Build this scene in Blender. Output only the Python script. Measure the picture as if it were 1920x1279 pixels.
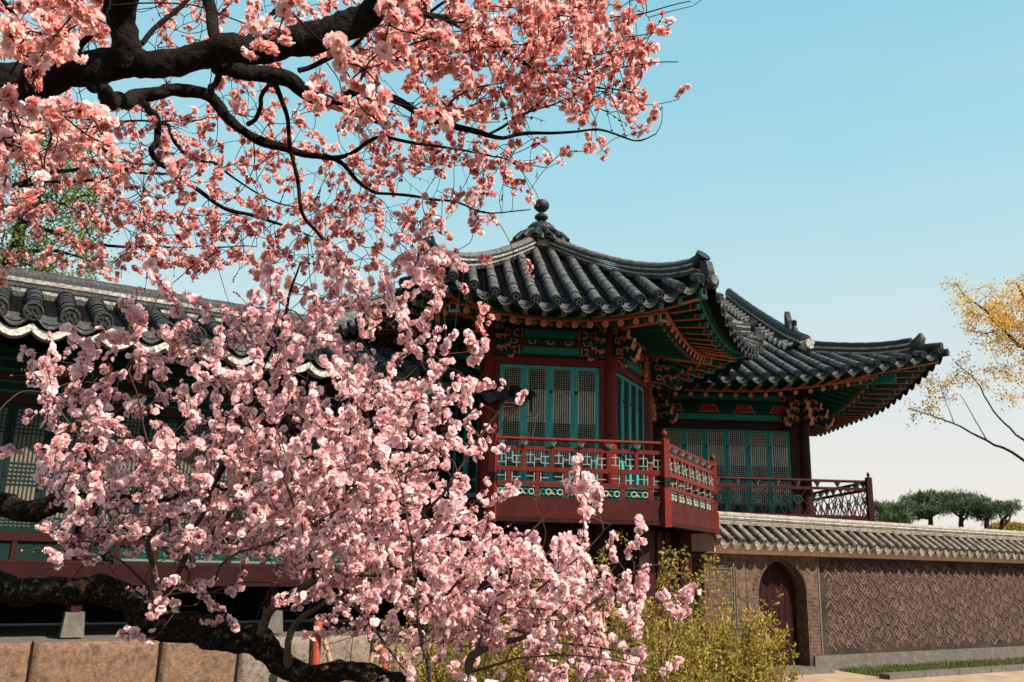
import bpy, math, random
import numpy as np
from mathutils import Vector, Matrix, noise
random.seed(7); RNG = np.random.default_rng(11)
R = math.radians; PI = math.pi
for o in list(bpy.data.objects): bpy.data.objects.remove(o, do_unlink=True)
SC = bpy.context.scene; COL = SC.collection

# ------------------------------------------------------------ camera
EYE = Vector((0, 0, 2.1)); PITCH = R(13.826); ROLL = R(1.535); FPX = 1645.137
_f = Vector((0, math.cos(PITCH), math.sin(PITCH))); _u = Vector((0, -math.sin(PITCH), math.cos(PITCH))); _x = Vector((1, 0, 0))
CX = _x*math.cos(ROLL) + _u*math.sin(ROLL); CU = _u*math.cos(ROLL) - _x*math.sin(ROLL); CF = _f
cam = bpy.data.objects.new('camera', bpy.data.cameras.new('camera')); COL.objects.link(cam)
cam.data.sensor_width = 36; cam.data.lens = 36*FPX/1920; cam.data.clip_end = 2000; cam.data.clip_start = .05
m = Matrix((CX, CU, -CF)).transposed().to_4x4(); m.translation = EYE; cam.matrix_world = m
cam.data.dof.use_dof = True; cam.data.dof.focus_distance = 2.3; cam.data.dof.aperture_fstop = 14
SC.camera = cam
# ------------------------------------------------------------ sky and sun
SUN_AZ, SUN_EL = R(-33), R(44)      # azimuth from +X, towards the camera side
W = bpy.data.worlds.new('World'); SC.world = W; W.use_nodes = True
nt = W.node_tree; nt.nodes.clear()
wo = nt.nodes.new('ShaderNodeOutputWorld'); bg = nt.nodes.new('ShaderNodeBackground'); bg.inputs['Strength'].default_value = .1
sk = nt.nodes.new('ShaderNodeTexSky'); sk.sky_type = 'NISHITA'; sk.sun_disc = False
sk.sun_elevation = SUN_EL; sk.sun_rotation = PI/2 - SUN_AZ; sk.air_density = 1.0; sk.dust_density = 1.5; sk.ozone_density = 1.0
tc = nt.nodes.new('ShaderNodeTexCoord'); sx = nt.nodes.new('ShaderNodeSeparateXYZ'); nt.links.new(tc.outputs['Generated'], sx.inputs[0])
rp = nt.nodes.new('ShaderNodeValToRGB'); nt.links.new(sx.outputs['Z'], rp.inputs[0])
el = rp.color_ramp.elements
SKY = [(0, (7.3, 6.5, 5.8)), (.06, (7.2, 6.6, 6.0)), (.17, (6.2, 6.5, 6.3)), (.28, (4.7, 6.3, 6.55)), (.42, (3.0, 5.85, 6.6)), (.6, (2.2, 5.1, 6.4)), (.72, (.8, 2.2, 3.4)), (1, (.25, .9, 1.9))]
el[0].position = 0; el[0].color = (*[c*.1 for c in SKY[0][1]], 1); el[1].position = 1; el[1].color = (*[c*.1 for c in SKY[-1][1]], 1)
for p, c in SKY[1:-1]:
    e = el.new(p); e.color = (*[k*.1 for k in c], 1)
sc10 = nt.nodes.new('ShaderNodeVectorMath'); sc10.operation = 'SCALE'; sc10.inputs['Scale'].default_value = 6.75
nt.links.new(rp.outputs[0], sc10.inputs[0])
mx = nt.nodes.new('ShaderNodeMixRGB'); mx.inputs[0].default_value = .88
nt.links.new(sk.outputs[0], mx.inputs[1]); 
cn = nt.nodes.new('ShaderNodeTexNoise'); cn.inputs['Scale'].default_value = 2.2; cn.inputs['Detail'].default_value = 7; cn.inputs['Roughness'].default_value = .6
cm = nt.nodes.new('ShaderNodeMapping'); cm.inputs['Scale'].default_value = (1, 1, 4.5); nt.links.new(tc.outputs['Generated'], cm.inputs[0]); nt.links.new(cm.outputs[0], cn.inputs['Vector'])
cr = nt.nodes.new('ShaderNodeMapRange'); cr.inputs['From Min'].default_value = .42; cr.inputs['From Max'].default_value = .8; cr.inputs['To Max'].default_value = .14; nt.links.new(cn.outputs['Fac'], cr.inputs[0])
cx = nt.nodes.new('ShaderNodeMixRGB'); cx.inputs[2].default_value = (4.6, 4.75, 4.6, 1); nt.links.new(cr.outputs[0], cx.inputs[0]); nt.links.new(sc10.outputs[0], cx.inputs[1])
nt.links.new(cx.outputs[0], mx.inputs[2]); nt.links.new(mx.outputs[0], bg.inputs['Color'])
nt.links.new(bg.outputs[0], wo.inputs[0])
sun = bpy.data.objects.new('sun', bpy.data.lights.new('sun', 'SUN')); COL.objects.link(sun)
sun.data.energy = 5; sun.data.angle = R(.55); sun.data.color = (1, .9, .76)
sd = Vector((math.cos(SUN_EL)*math.cos(SUN_AZ), math.cos(SUN_EL)*math.sin(SUN_AZ), math.sin(SUN_EL)))
sun.rotation_euler = sd.to_track_quat('Z', 'Y').to_euler()
SC.view_settings.view_transform = 'Standard'; SC.view_settings.look = 'None'; SC.view_settings.exposure = .9; SC.view_settings.gamma = 1
SC.render.engine = 'CYCLES'
SC.cycles.max_bounces = 6; SC.cycles.transparent_max_bounces = 6

# ------------------------------------------------------------ helpers
def px3(px, py, depth):
    """A point the given distance in front of the camera plane, seen along a direction of the photograph."""
    return EYE + (CX*((px-960)/FPX) - CU*((py-640)/FPX) + CF)*depth
class Fr:
    """A frame on the ground: a runs along, b runs across (to the back), z is up."""
    def __init__(s, ox, oy, ang):
        s.o = Vector((ox, oy, 0)); s.t = Vector((math.cos(ang), math.sin(ang), 0)); s.n = Vector((-math.sin(ang), math.cos(ang), 0)); s.ang = ang
    def P(s, a, b, z): return s.o + s.t*a + s.n*b + Vector((0, 0, z))
WF = Fr(0, 0, 0)
class MB:
    def __init__(s): s.v = []; s.f = []; s.m = []; s.mats = []; s.sm = []
    def mi(s, m):
        if m not in s.mats: s.mats.append(m)
        return s.mats.index(m)
    def face(s, pts, m, smooth=False):
        i = len(s.v); s.v += [tuple(p) for p in pts]; s.f.append(tuple(range(i, i+len(pts)))); s.m.append(s.mi(m)); s.sm.append(smooth)
    def box(s, fr, a0, a1, b0, b1, z0, z1, m):
        if a0 > a1: a0, a1 = a1, a0
        if b0 > b1: b0, b1 = b1, b0
        if z0 > z1: z0, z1 = z1, z0
        c = [fr.P(a, b, z) for z in (z0, z1) for b in (b0, b1) for a in (a0, a1)]
        s.hexa(c, m)
    def hexa(s, c, m):
        i = len(s.v); s.v += [tuple(p) for p in c]; k = s.mi(m)
        for q in ((0, 2, 3, 1), (4, 5, 7, 6), (0, 1, 5, 4), (2, 6, 7, 3), (0, 4, 6, 2), (1, 3, 7, 5)):
            s.f.append(tuple(i+j for j in q)); s.m.append(k); s.sm.append(False)
    def beam(s, p, q, w, h, m, up=Vector((0, 0, 1))):
        """box from p to q, w wide, h high, centred"""
        p = Vector(p); q = Vector(q); d = (q-p).normalized(); x = d.cross(up).normalized(); y = x.cross(d).normalized()
        c = []
        for yy in (-h/2, h/2):
            for e in (p, q):
                for xx in (-w/2, w/2): c.append(e + x*xx + y*yy)
        s.hexa(c, m)
    def grid(s, pts, m, smooth=True, close=False):
        """pts[i][j]"""
        n = len(pts); k = len(pts[0]); i0 = len(s.v)
        for r in pts: s.v += [tuple(p) for p in r]
        mm = s.mi(m)
        for i in range(n-1):
            for j in range(k if close else k-1):
                j2 = (j+1) % k
                s.f.append((i0+i*k+j, i0+i*k+j2, i0+(i+1)*k+j2, i0+(i+1)*k+j)); s.m.append(mm); s.sm.append(smooth)
    def tube(s, path, rad, m, n=8, caps=True, capm=None, rough=0, fq=6, seed=0):
        P = [Vector(p) for p in path]
        if not hasattr(rad, '__len__'): rad = [rad]*len(P)
        rows = []; x = None
        for i, p in enumerate(P):
            d = (P[min(i+1, len(P)-1)] - P[max(i-1, 0)])
            if d.length < 1e-9: d = Vector((0, 0, 1))
            d.normalize()
            if x is None: x = d.orthogonal().normalized()
            x = (x - d*x.dot(d)); x = x.normalized() if x.length > 1e-6 else d.orthogonal().normalized()
            y = d.cross(x); r = []
            for j in range(n):
                a = 2*PI*j/n; q = (x*math.cos(a)+y*math.sin(a))
                rr = rad[i]
                if rough: rr *= 1 + rough*noise.noise((p+q*rad[i])*fq+Vector((seed, 0, 0))) + rough*.7*noise.noise((p+q*rad[i])*fq*3.1+Vector((0, seed, 0)))
                r.append(p+q*rr)
            rows.append(r)
        s.grid(rows, m, True, True)
        if caps:
            s.face(list(reversed(rows[0])), capm or m); s.face(rows[-1], capm or m)
    def lathe(s, c, prof, m, n=20, mfun=None):
        c = Vector(c)
        for i in range(len(prof)-1):
            (r0, z0), (r1, z1) = prof[i], prof[i+1]
            rows = [[c+Vector((r*math.cos(2*PI*j/n), r*math.sin(2*PI*j/n), z)) for j in range(n)] for r, z in ((r0, z0), (r1, z1))]
            s.grid(rows, mfun(i) if mfun else m, True, True)
    def prism(s, fr, poly, b0, b1, m, me=None):
        """poly in (a,z), extruded from b0 to b1"""
        A = [fr.P(a, b0, z) for a, z in poly]; B = [fr.P(a, b1, z) for a, z in poly]; n = len(poly)
        s.face(A, m); s.face(list(reversed(B)), m)
        for i in range(n): s.face([A[i], B[i], B[(i+1) % n], A[(i+1) % n]], me or m)
    def arc(s, fr, ca, cz, r, w, t0, t1, b0, b1, m, n=8, sz=1):
        """flat curved bar in the a-z plane"""
        o = []; i = []
        for k in range(n+1):
            t = R(t0+(t1-t0)*k/n); o.append((ca+(r+w/2)*math.cos(t), cz+(r+w/2)*math.sin(t)*sz)); i.append((ca+(r-w/2)*math.cos(t), cz+(r-w/2)*math.sin(t)*sz))
        for k in range(n): s.prism(fr, [o[k], o[k+1], i[k+1], i[k]], b0, b1, m)
    def build(s, name, parent=None, base=None):
        me = bpy.data.meshes.new(name); off = Vector((0, 0, 0))
        p = parent
        while p: off += p.location; p = p.parent
        if base is not None: off = off + (Vector(base)-off) if parent is None else off
        vv = np.array(s.v, dtype=np.float64) - np.array(off)
        me.from_pydata(vv.tolist(), [], s.f)
        for m in s.mats: me.materials.append(m)
        me.polygons.foreach_set('material_index', s.m); me.polygons.foreach_set('use_smooth', s.sm); me.update()
        o = bpy.data.objects.new(name, me); COL.objects.link(o); o.parent = parent
        if parent is None and base is not None: o.location = Vector(base)
        return o
def thing(name, label, cat, loc, group=None):
    o = bpy.data.objects.new(name, None); COL.objects.link(o); o.location = loc; o.empty_display_size = .2
    o['label'] = label; o['category'] = cat
    if group: o['group'] = group
    return o
def tag(o, label=None, cat=None, group=None, kind=None):
    if label: o['label'] = label
    if cat: o['category'] = cat
    if group: o['group'] = group
    if kind: o['kind'] = kind
    return o
def mat(name, col, rough=.6, var=.25, scale=6, bump=0, bscale=30, col2=None, col3=None, spec=.14, transl=0, metallic=0, stretch=None, thr=(.45, .62)):
    dk = .85 if transl else .64; col = [c*dk for c in col]; col2 = col2 and [c*dk for c in col2]; col3 = col3 and [c*dk for c in col3]
    m = bpy.data.materials.new(name); m.use_nodes = True; t = m.node_tree; b = t.nodes['Principled BSDF']
    b.inputs['Roughness'].default_value = rough; b.inputs['Specular IOR Level'].default_value = spec; b.inputs['Metallic'].default_value = metallic
    g = t.nodes.new('ShaderNodeNewGeometry'); vec = g.outputs['Position']
    if stretch:
        mp = t.nodes.new('ShaderNodeMapping'); mp.inputs['Scale'].default_value = stretch; t.links.new(vec, mp.inputs[0]); vec = mp.outputs[0]
    n = t.nodes.new('ShaderNodeTexNoise'); n.inputs['Scale'].default_value = scale; n.inputs['Detail'].default_value = 6; n.inputs['Roughness'].default_value = .65; t.links.new(vec, n.inputs['Vector'])
    r = t.nodes.new('ShaderNodeValToRGB'); t.links.new(n.outputs['Fac'], r.inputs[0])
    r.color_ramp.elements[0].position = .3; r.color_ramp.elements[1].position = .72
    r.color_ramp.elements[0].color = (*[c*(1-var) for c in col], 1); r.color_ramp.elements[1].color = (*[min(1, c*(1+var)) for c in col], 1)
    out = r.outputs[0]
    for i, (c2, s2) in enumerate(((col2, scale*2.3), (col3, scale*.45))):
        if c2:
            n2 = t.nodes.new('ShaderNodeTexNoise'); n2.inputs['Scale'].default_value = s2; n2.inputs['Detail'].default_value = 8; n2.inputs['Roughness'].default_value = .7; t.links.new(vec, n2.inputs['Vector'])
            r2 = t.nodes.new('ShaderNodeValToRGB'); r2.color_ramp.elements[0].position = thr[0]; r2.color_ramp.elements[1].position = thr[1]; t.links.new(n2.outputs['Fac'], r2.inputs[0])
            mxx = t.nodes.new('ShaderNodeMixRGB'); mxx.inputs[2].default_value = (*c2, 1); t.links.new(r2.outputs[0], mxx.inputs[0]); t.links.new(out, mxx.inputs[1]); out = mxx.outputs[0]
    t.links.new(out, b.inputs['Base Color'])
    if bump:
        n3 = t.nodes.new('ShaderNodeTexNoise'); n3.inputs['Scale'].default_value = bscale; n3.inputs['Detail'].default_value = 5; t.links.new(vec, n3.inputs['Vector'])
        bp = t.nodes.new('ShaderNodeBump'); bp.inputs['Strength'].default_value = bump; bp.inputs['Distance'].default_value = .01; t.links.new(n3.outputs['Fac'], bp.inputs['Height']); t.links.new(bp.outputs[0], b.inputs['Normal'])
    if transl:
        tr = t.nodes.new('ShaderNodeBsdfTranslucent'); t.links.new(out, tr.inputs['Color']); ms = t.nodes.new('ShaderNodeMixShader'); ms.inputs[0].default_value = transl
        t.links.new(b.outputs[0], ms.inputs[1]); t.links.new(tr.outputs[0], ms.inputs[2]); t.links.new(ms.outputs[0], t.nodes['Material Output'].inputs[0])
    return m
def petal_mat(name, rim, base, transl):
    m = bpy.data.materials.new(name); m.use_nodes = True; t = m.node_tree; b = t.nodes['Principled BSDF']
    b.inputs['Roughness'].default_value = .7; b.inputs['Specular IOR Level'].default_value = .15
    a = t.nodes.new('ShaderNodeAttribute'); a.attribute_name = 'rim'
    a2 = t.nodes.new('ShaderNodeAttribute'); a2.attribute_name = 'tint'
    x = t.nodes.new('ShaderNodeMixRGB'); x.inputs[1].default_value = (*base, 1); x.inputs[2].default_value = (*rim, 1); t.links.new(a.outputs['Fac'], x.inputs[0])
    h = t.nodes.new('ShaderNodeHueSaturation'); h.inputs['Hue'].default_value = .5; t.links.new(x.outputs[0], h.inputs['Color'])
    mr = t.nodes.new('ShaderNodeMapRange'); mr.inputs['To Min'].default_value = 1.35; mr.inputs['To Max'].default_value = .55; t.links.new(a2.outputs['Fac'], mr.inputs[0]); t.links.new(mr.outputs[0], h.inputs['Saturation'])
    mr2 = t.nodes.new('ShaderNodeMapRange'); mr2.inputs['To Min'].default_value = .85; mr2.inputs['To Max'].default_value = 1.12; t.links.new(a2.outputs['Fac'], mr2.inputs[0]); t.links.new(mr2.outputs[0], h.inputs['Value'])
    t.links.new(h.outputs[0], b.inputs['Base Color'])
    tr = t.nodes.new('ShaderNodeBsdfTranslucent'); t.links.new(h.outputs[0], tr.inputs['Color']); ms = t.nodes.new('ShaderNodeMixShader'); ms.inputs[0].default_value = transl
    t.links.new(b.outputs[0], ms.inputs[1]); t.links.new(tr.outputs[0], ms.inputs[2]); t.links.new(ms.outputs[0], t.nodes['Material Output'].inputs[0])
    return m
M = dict(
 tile=mat('roof_tile_grey', (.02, .021, .024), .5, .45, 9, .5, 60, col2=(.09, .086, .082), thr=(.5, .75), spec=.25),
 tile2=mat('roof_tile_sunlit', (.13, .125, .12), .55, .5, 14, .5, 50, col2=(.46, .43, .39), col3=(.02, .021, .024), thr=(.5, .7), spec=.2),  # paler for the tubes: sunlight put into the colour, beds stay dark
 tilec=mat('corridor_tile', (.05, .05, .05), .6, .5, 12, .5, 50, col2=(.2, .19, .18), thr=(.5, .7), spec=.2),
 tileend=mat('tile_end_dark', (.025, .028, .036), .5, .4, 40, .4, 90, col2=(.06, .062, .07), spec=.2),
 wtile=mat('wall_tile', (.3, .25, .2), .7, .5, 10, .6, 40, col2=(.42, .34, .27), col3=(.05, .05, .05), thr=(.5, .68)),
 mortar=mat('white_mortar', (.85, .8, .72), .85, .25, 10, .3, 40, col2=(.3, .28, .26)),
 cop=mat('coping_mottled', (.42, .38, .33), .85, .4, 8, .4, 40, col2=(.16, .14, .13), thr=(.52, .72)),
 rmortar=mat('ridge_mortar', (.55, .51, .46), .85, .35, 10, .3, 40, col2=(.14, .135, .13)),
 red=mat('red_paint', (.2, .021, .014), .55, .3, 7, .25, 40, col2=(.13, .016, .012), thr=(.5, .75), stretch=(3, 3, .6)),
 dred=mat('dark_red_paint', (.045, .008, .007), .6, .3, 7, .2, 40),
 orange=mat('orange_paint', (.95, .21, .085), .6, .25, 25),
 salmon=mat('salmon_paint', (1, .4, .22), .6, .25, 30),
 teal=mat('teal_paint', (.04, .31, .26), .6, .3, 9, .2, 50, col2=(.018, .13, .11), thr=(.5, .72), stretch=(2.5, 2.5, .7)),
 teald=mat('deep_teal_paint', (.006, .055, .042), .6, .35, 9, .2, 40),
 teall=mat('pale_teal_paint', (.075, .47, .46), .6, .3, 9, .2, 50, col2=(.045, .3, .27), thr=(.5, .75), stretch=(2.5, 2.5, .7)),
 dred2=mat('dark_red_beam', (.085, .014, .011), .7, .35, 5, .3, 40),  # dark red; on the hall rails it stands in for shade
 green=mat('green_paint', (.014, .14, .095), .6, .35, 12),
 white=mat('white_paint', (.62, .66, .58), .65, .2, 20),
 ochre=mat('ochre_paint', (.85, .48, .22), .7, .25, 8),
 lat=mat('lattice_wood', (.006, .04, .038), .6, .3, 12),
 paper=mat('window_paper', (.95, .84, .68), .9, .18, 3),
 paperd=mat('shaded_window_paper', (.26, .2, .15), .9, .2, 3),  # darkened copy of the paper, shade on the wing doors put into the colour
 wteal=mat('shaded_teal', (.006, .026, .022), .75, .4, 9, .2, 40, col2=(.006, .025, .02)), wred=mat('shaded_maroon', (.036, .006, .005), .75, .4, 5, .3, 40, col2=(.025, .006, .005)),  # teal and red darkened to stand for deep shade under the wing eaves
 railw=mat('rail_lattice_paint', (.42, .5, .42), .65, .25, 20),
 iron=mat('black_iron', (.012, .012, .012), .5, .2, 20),
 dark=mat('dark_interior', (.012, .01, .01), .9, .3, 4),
 stone=mat('granite_block', (.31, .18, .115), .9, .4, 22, .8, 60, col2=(.17, .11, .08), col3=(.12, .075, .055), thr=(.48, .66)),
 stonel=mat('light_granite', (.34, .26, .21), .9, .4, 24, .8, 60, col2=(.15, .12, .1), col3=(.1, .08, .065), thr=(.5, .7)),
 stoneg=mat('grey_granite', (.2, .17, .145), .9, .3, 6, .7, 70, col2=(.14, .12, .11)),
 plaster=mat('cornice_plaster', (.9, .66, .53), .9, .14, 3, .3, 25, col2=(.5, .34, .26), thr=(.52, .8)),
 brick=mat('brick_bars', (.16, .1, .075), .9, .5, 9, .5, 50, col2=(.08, .05, .04), col3=(.22, .145, .11), thr=(.47, .6)),
 brickd=mat('brick_ground', (.065, .043, .035), .95, .5, 2, .4, 50),
 brickj=mat('pier_brick', (.12, .075, .055), .9, .5, 5, .5, 40, col2=(.22, .14, .1)),
 door=mat('maroon_door', (.03, .005, .006), .6, .3, 6, .2, 30, stretch=(4, 4, .4)),
 ground=mat('dark_earth', (.1, .075, .05), .95, .3, 1, .5, 20, col2=(.07, .07, .03)),
 soil=mat('sandy_soil', (.5, .36, .25), .95, .25, 2, .6, 30),
 grass=mat('grass_blades', (.12, .13, .035), .8, .4, 8, transl=.2),
 bark=mat('dark_bark', (.012, .008, .006), .95, .6, 30, 1, 70, col2=(.045, .024, .015), col3=(.01, .007, .006), thr=(.5, .68)),
 moss=mat('mossy_bark', (.014, .01, .007), .95, .5, 40, 1, 80, col2=(.2, .13, .065), thr=(.55, .68)),
 palebark=mat('pale_bark', (.17, .125, .1), .9, .45, 40, 1, 90, col2=(.07, .045, .035), thr=(.5, .66)),
 twigm=mat('twig_bark', (.02, .011, .009), .85, .4, 30, 0),
 twigp=mat('red_brown_twig', (.12, .06, .05), .8, .4, 30, 0),
 calyx=mat('calyx_red', (.2, .02, .02), .7, .3, 50),
 leafy=mat('shrub_leaf', (.52, .37, .08), .6, .5, 3, transl=.4, col2=(.2, .2, .03)),
 stemp=mat('shrub_stem', (.2, .1, .07), .8, .4, 8),
 yleaf=mat('yellow_leaf', (1, .58, .13), .6, .35, 2, transl=.4),
 gleaf=mat('young_green_leaf', (.2, .26, .06), .6, .4, 2, transl=.4),
 pine=mat('pine_needles', (.12, .16, .085), .8, .5, .5, transl=.1, col2=(.09, .11, .05)),
 pbark=mat('pine_bark', (.09, .05, .035), .9, .4, 5),
 postred=mat('post_red', (.5, .09, .04), .6, .2, 10),
 tan=mat('tan_wood', (.62, .36, .2), .7, .2, 14),
)
PU = petal_mat('salmon_petals', (1.0, .62, .57), (.85, .2, .18), .48)  # same blossom deepened to salmon: backlight put into the petal colour
PL = petal_mat('pink_petals', (1.0, .78, .78), (1.0, .42, .45), .56)

# ------------------------------------------------------------ giwa roof surfaces
def roof_tiles(S, us, te, tt, r, course, mt, mtube, name_prefix, parent, tile_drop=.05, seg=5, tubeseg=.28, mend=None, drip=.13, end_out=.06, white_under=99):
    """S(u,t): surface point, t=0 at the eave edge, growing up the slope (metres). us = tube positions. tt(u) = top t."""
    def fr_at(u, t):
        e = .02; p = S(u, t); du = (S(u+e, t)-S(u-e, t)).normalized(); dt = (S(u, t+e)-S(u, t-e)).normalized(); n = du.cross(dt).normalized()
        if n.z < 0: n = -n
        return p, du, dt, n
    base = MB()
    for i in range(len(us)-1):
        u0, u1 = us[i], us[i+1]; um = (u0+u1)/2; T = tt(um)
        if T < .08: continue
        nc = max(1, int(T/course)); hw = (u1-u0)/2
        for c in range(nc):
            t0 = T*c/nc; t1 = T*(c+1)/nc + .0
            rows = []
            for t, lift in ((t0, -.004), (t0, .022), (t1, -.004)):
                row = []
                for j in range(seg+1):
                    x = -1+2*j/seg; p, du, dt, n = fr_at(um+x*hw*.98, t)
                    row.append(p + n*(lift - tile_drop*(1-x*x)) - dt*(.004 if lift > 0 else 0))
                rows.append(row)
            base.grid(rows, mt, False)
        # drip tile: a tongue hanging at the eave
        rows = []; N = 8
        for k, (w, h) in enumerate(((1, 0), (1.0, -.45), (.8, -.8), (.35, -1.0))):
            row = []
            for j in range(N+1):
                x = -1+2*j/N; p, du, dt, n = fr_at(um+x*hw*.95, 0)
                cut = (1-x*x)
                row.append(p + n*(.018-tile_drop*(1-x*x)) + Vector((0, 0, drip*h*(.25+.75*cut) )) - dt*(.03*abs(h)) )
            rows.append(row)
        base.grid(rows, mend or mt, False)
        back = [[q + Vector((dt.x, dt.y, 0))*.02 for q in row] for row in rows]
        base.grid(back, mend or mt, False)
        # raised rim on the drip tile
        base.tube([rows[-1][j]-dt*.004 for j in range(N+1)], .009, mt, 4, False)
        base.tube([(rows[1][j]+rows[2][j])/2-dt*.008 for j in range(2, N-1)], .006, mt, 4, False)
        if white_under < 90 and um < white_under:
            A = []; B = []
            for j in range(N+1):
                x = -1+2*j/N; p, du, dt, n = fr_at(um+x*hw*1.0, .015)
                z = -.2 - .1*(1-x*x)
                A.append(p+Vector((0, 0, z+.06))); B.append(p+Vector((0, 0, z-.04)))
            C = [q+Vector((dt.x, dt.y, 0))*.2 for q in A]; D = [q+Vector((dt.x, dt.y, 0))*.2 for q in B]
            base.grid([C, A, B, D], M['mortar'], False)
            p, du, dt, n = fr_at(u0, .06)
            q = p+Vector((0, 0, -.2)); base.tube([q+dt*.15, q], .055, M['tileend'], 8, True)
    base.build(name_prefix+'_bed', parent)
    tb = MB()
    for u in us:
        T = tt(u)
        if T < .12: continue
        n = max(1, int(round(T/tubeseg))); ju = RNG.normal()*.008
        for k in range(n):
            t0 = T*k/n; t1 = T*(k+1)/n
            rows = []; js = Vector((RNG.normal()*.004, RNG.normal()*.004, RNG.normal()*.004))
            for t, rr in ((t0, 1.06), (t0+.03, 1.06), (t0+.035, .99), (t1, .97)):
                p, du, dt, nn = fr_at(u+ju*(1-t/T), t); p = p+js; row = []
                for j in range(9):
                    a = R(-12+204*j/8); row.append(p + nn*(.008) + (du*math.cos(a)+nn*math.sin(a))*r*rr)
                rows.append(row)
            tb.grid(rows, mtube, True)
        p, du, dt, nn = fr_at(u+ju, 0); c = p+nn*.008-dt*end_out
        ring = lambda rr, off: [c-dt*off + (du*math.cos(2*PI*j/14)+nn*math.sin(2*PI*j/14))*r*rr for j in range(14)]
        tb.grid([ring(1.02, -end_out-.02), ring(1.02, 0), ring(.86, .004), ring(.8, -.012)], mend or mtube, False, True)
        tb.face(ring(.8, -.012), mend or mtube)
        for j in range(6):
            a = 2*PI*j/6; q = c+(du*math.cos(a)+nn*math.sin(a))*r*.45+dt*.005; tb.tube([q, q-dt*.012], r*.17, mtube, 5)
    tb.build(name_prefix+'_tube', parent)
def ridge(path, w, h, r, name, parent, ups=None, white=2, endup=0, dark=None, line=None, top=None):
    """stacked tile ridge following path (base line points), capped by a half round"""
    P = [Vector(p) for p in path]; mb = MB(); n = len(P)
    lay = 5
    side = []
    for i, p in enumerate(P):
        d = (P[min(i+1, n-1)]-P[max(0, i-1)]); d.z = 0; d.normalize(); side.append(Vector((0, 0, 1)).cross(d))
    for l in range(lay):
        z0 = h*l/lay-.03*(l == 0); z1 = h*(l+1)/lay-.008; ww = w*(1 if l % 2 == 0 else .86 if l == 1 else 1.1) / 2
        rows = []
        for i, p in enumerate(P):
            s_ = side[i]; rows.append([p+s_*ww+Vector((0, 0, z0)), p+s_*ww+Vector((0, 0, z1)), p-s_*ww+Vector((0, 0, z1)), p-s_*ww+Vector((0, 0, z0))])
        mm = (line or M['rmortar']) if l in (1, 3) and white else (dark or M['tile'])
        mb.grid(rows, mm, False, True); mb.face(rows[0], mm); mb.face(list(reversed(rows[-1])), mm)
    rows = []
    seglen = 0
    for i, p in enumerate(P):
        k = 1.06 if i % 2 == 0 else .98
        rows.append([p+Vector((0, 0, h-.01))+side[i]*math.cos(R(-15+210*j/8))*r*k+Vector((0, 0, 1))*math.sin(R(-15+210*j/8))*r*k for j in range(9)])
    mb.grid(rows, top or dark or M['tile2'], True); mb.face(rows[0], M['tile']); mb.face(rows[-1], M['tile'])
    return mb.build(name, parent)
def lerp(a, b, t): return a+(b-a)*t

# ------------------------------------------------------------ painted woodwork shared by the buildings
def curls(mb, fr, a, z, s, b, mcol, flip=1):
    for k, (da, dz, r, t0, t1) in enumerate(((0, .1, .34, -30, 200), (.1, -.25, .28, 150, 380), (.55, .1, .26, 60, 250), (-.5, -.1, .22, -60, 130))):
        mb.arc(fr, a+flip*da*s, z+dz*s, r*s, .15*s, t0 if flip > 0 else 180-t1, t1 if flip > 0 else 180-t0, b-.012, b+.005, mcol, 6)
def painted_beam(fr, a0, a1, z0, z1, b, parent, thick=.1, ends=True, field='teal', name='painted_beam'):
    """beam in front plane b (outer face), with motifs at both ends"""
    mb = MB(); h = z1-z0; L = a1-a0; e = min(L*.27, h*2.1)
    mb.box(fr, a0, a1, b, b+thick, z0, z1, M['teald'])
    mb.box(fr, a0+e, a1-e, b-.012, b-.001, z0+h*.12, z1-h*.12, M['green'])
    mb.box(fr, a0+e+.03, a1-e-.03, b-.018, b-.0125, z0+h*.22, z1-h*.22, M[field])
    for s, a in ((1, a0), (-1, a1)):
        mb.box(fr, a, a+s*.035, b-.012, b-.002, z0+.01, z1-.01, M['red'])
        mb.box(fr, a+s*.05, a+s*.075, b-.014, b-.002, z0+.015, z1-.015, M['teal'])
        mb.box(fr, a+s*(e-.03), a+s*(e-.008), b-.02, b-.002, z0+.015, z1-.015, M['orange'])
        if ends:
            curls(mb, fr, a+s*(e*.42), (z0+z1)/2, h*.5, b-.004, M['orange'], s)
            mb.arc(fr, a+s*e*.78, (z0+z1)/2, h*.26, .022, 60 if s > 0 else -120, 300 if s > 0 else 120, b-.022, b-.003, M['salmon'], 8)
            mb.arc(fr, a+s*e*.42, (z0+z1)/2, h*.12, .02, 0, 360, b-.024, b-.01, M['red'], 6)
    return mb.build(name, parent)
def scroll_bracket(P0, out, parent, s=1.0, name='bracket'):
    """winged bracket on a column head: out = outward unit vector"""
    ang = math.atan2(out.y, out.x); fr = Fr(P0[0], P0[1], ang); z = P0[2]; mb = MB()
    for (dz, L, hh) in ((0, .62, .2), (.2, .5, .17), (.37, .36, .15)):
        L *= s
        pts = [(0, z+dz), (L*.35, z+dz-.02), (L*.62, z+dz-.1*s), (L*.8, z+dz-.15*s), (L, z+dz-.02), (L*1.04, z+dz+.05), (L*.85, z+dz+.03), (L*.72, z+dz+.09), (L*.5, z+dz+hh), (0, z+dz+hh)]
        mb.prism(fr, pts, -.035, .035, M['teald'], M['salmon'])
        mb.arc(fr, L*.5, z+dz+.05, .075*s, .03, -20, 230, -.05, .05, M['orange'], 7)
        mb.arc(fr, L*.85, z+dz-.06, .06*s, .025, 180, 360, -.045, .045, M['salmon'], 6)
        mb.arc(fr, L*.25, z+dz+.08, .05*s, .022, 0, 360, -.045, .045, M['ochre'], 7)
    return mb.build(name, parent)
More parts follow.
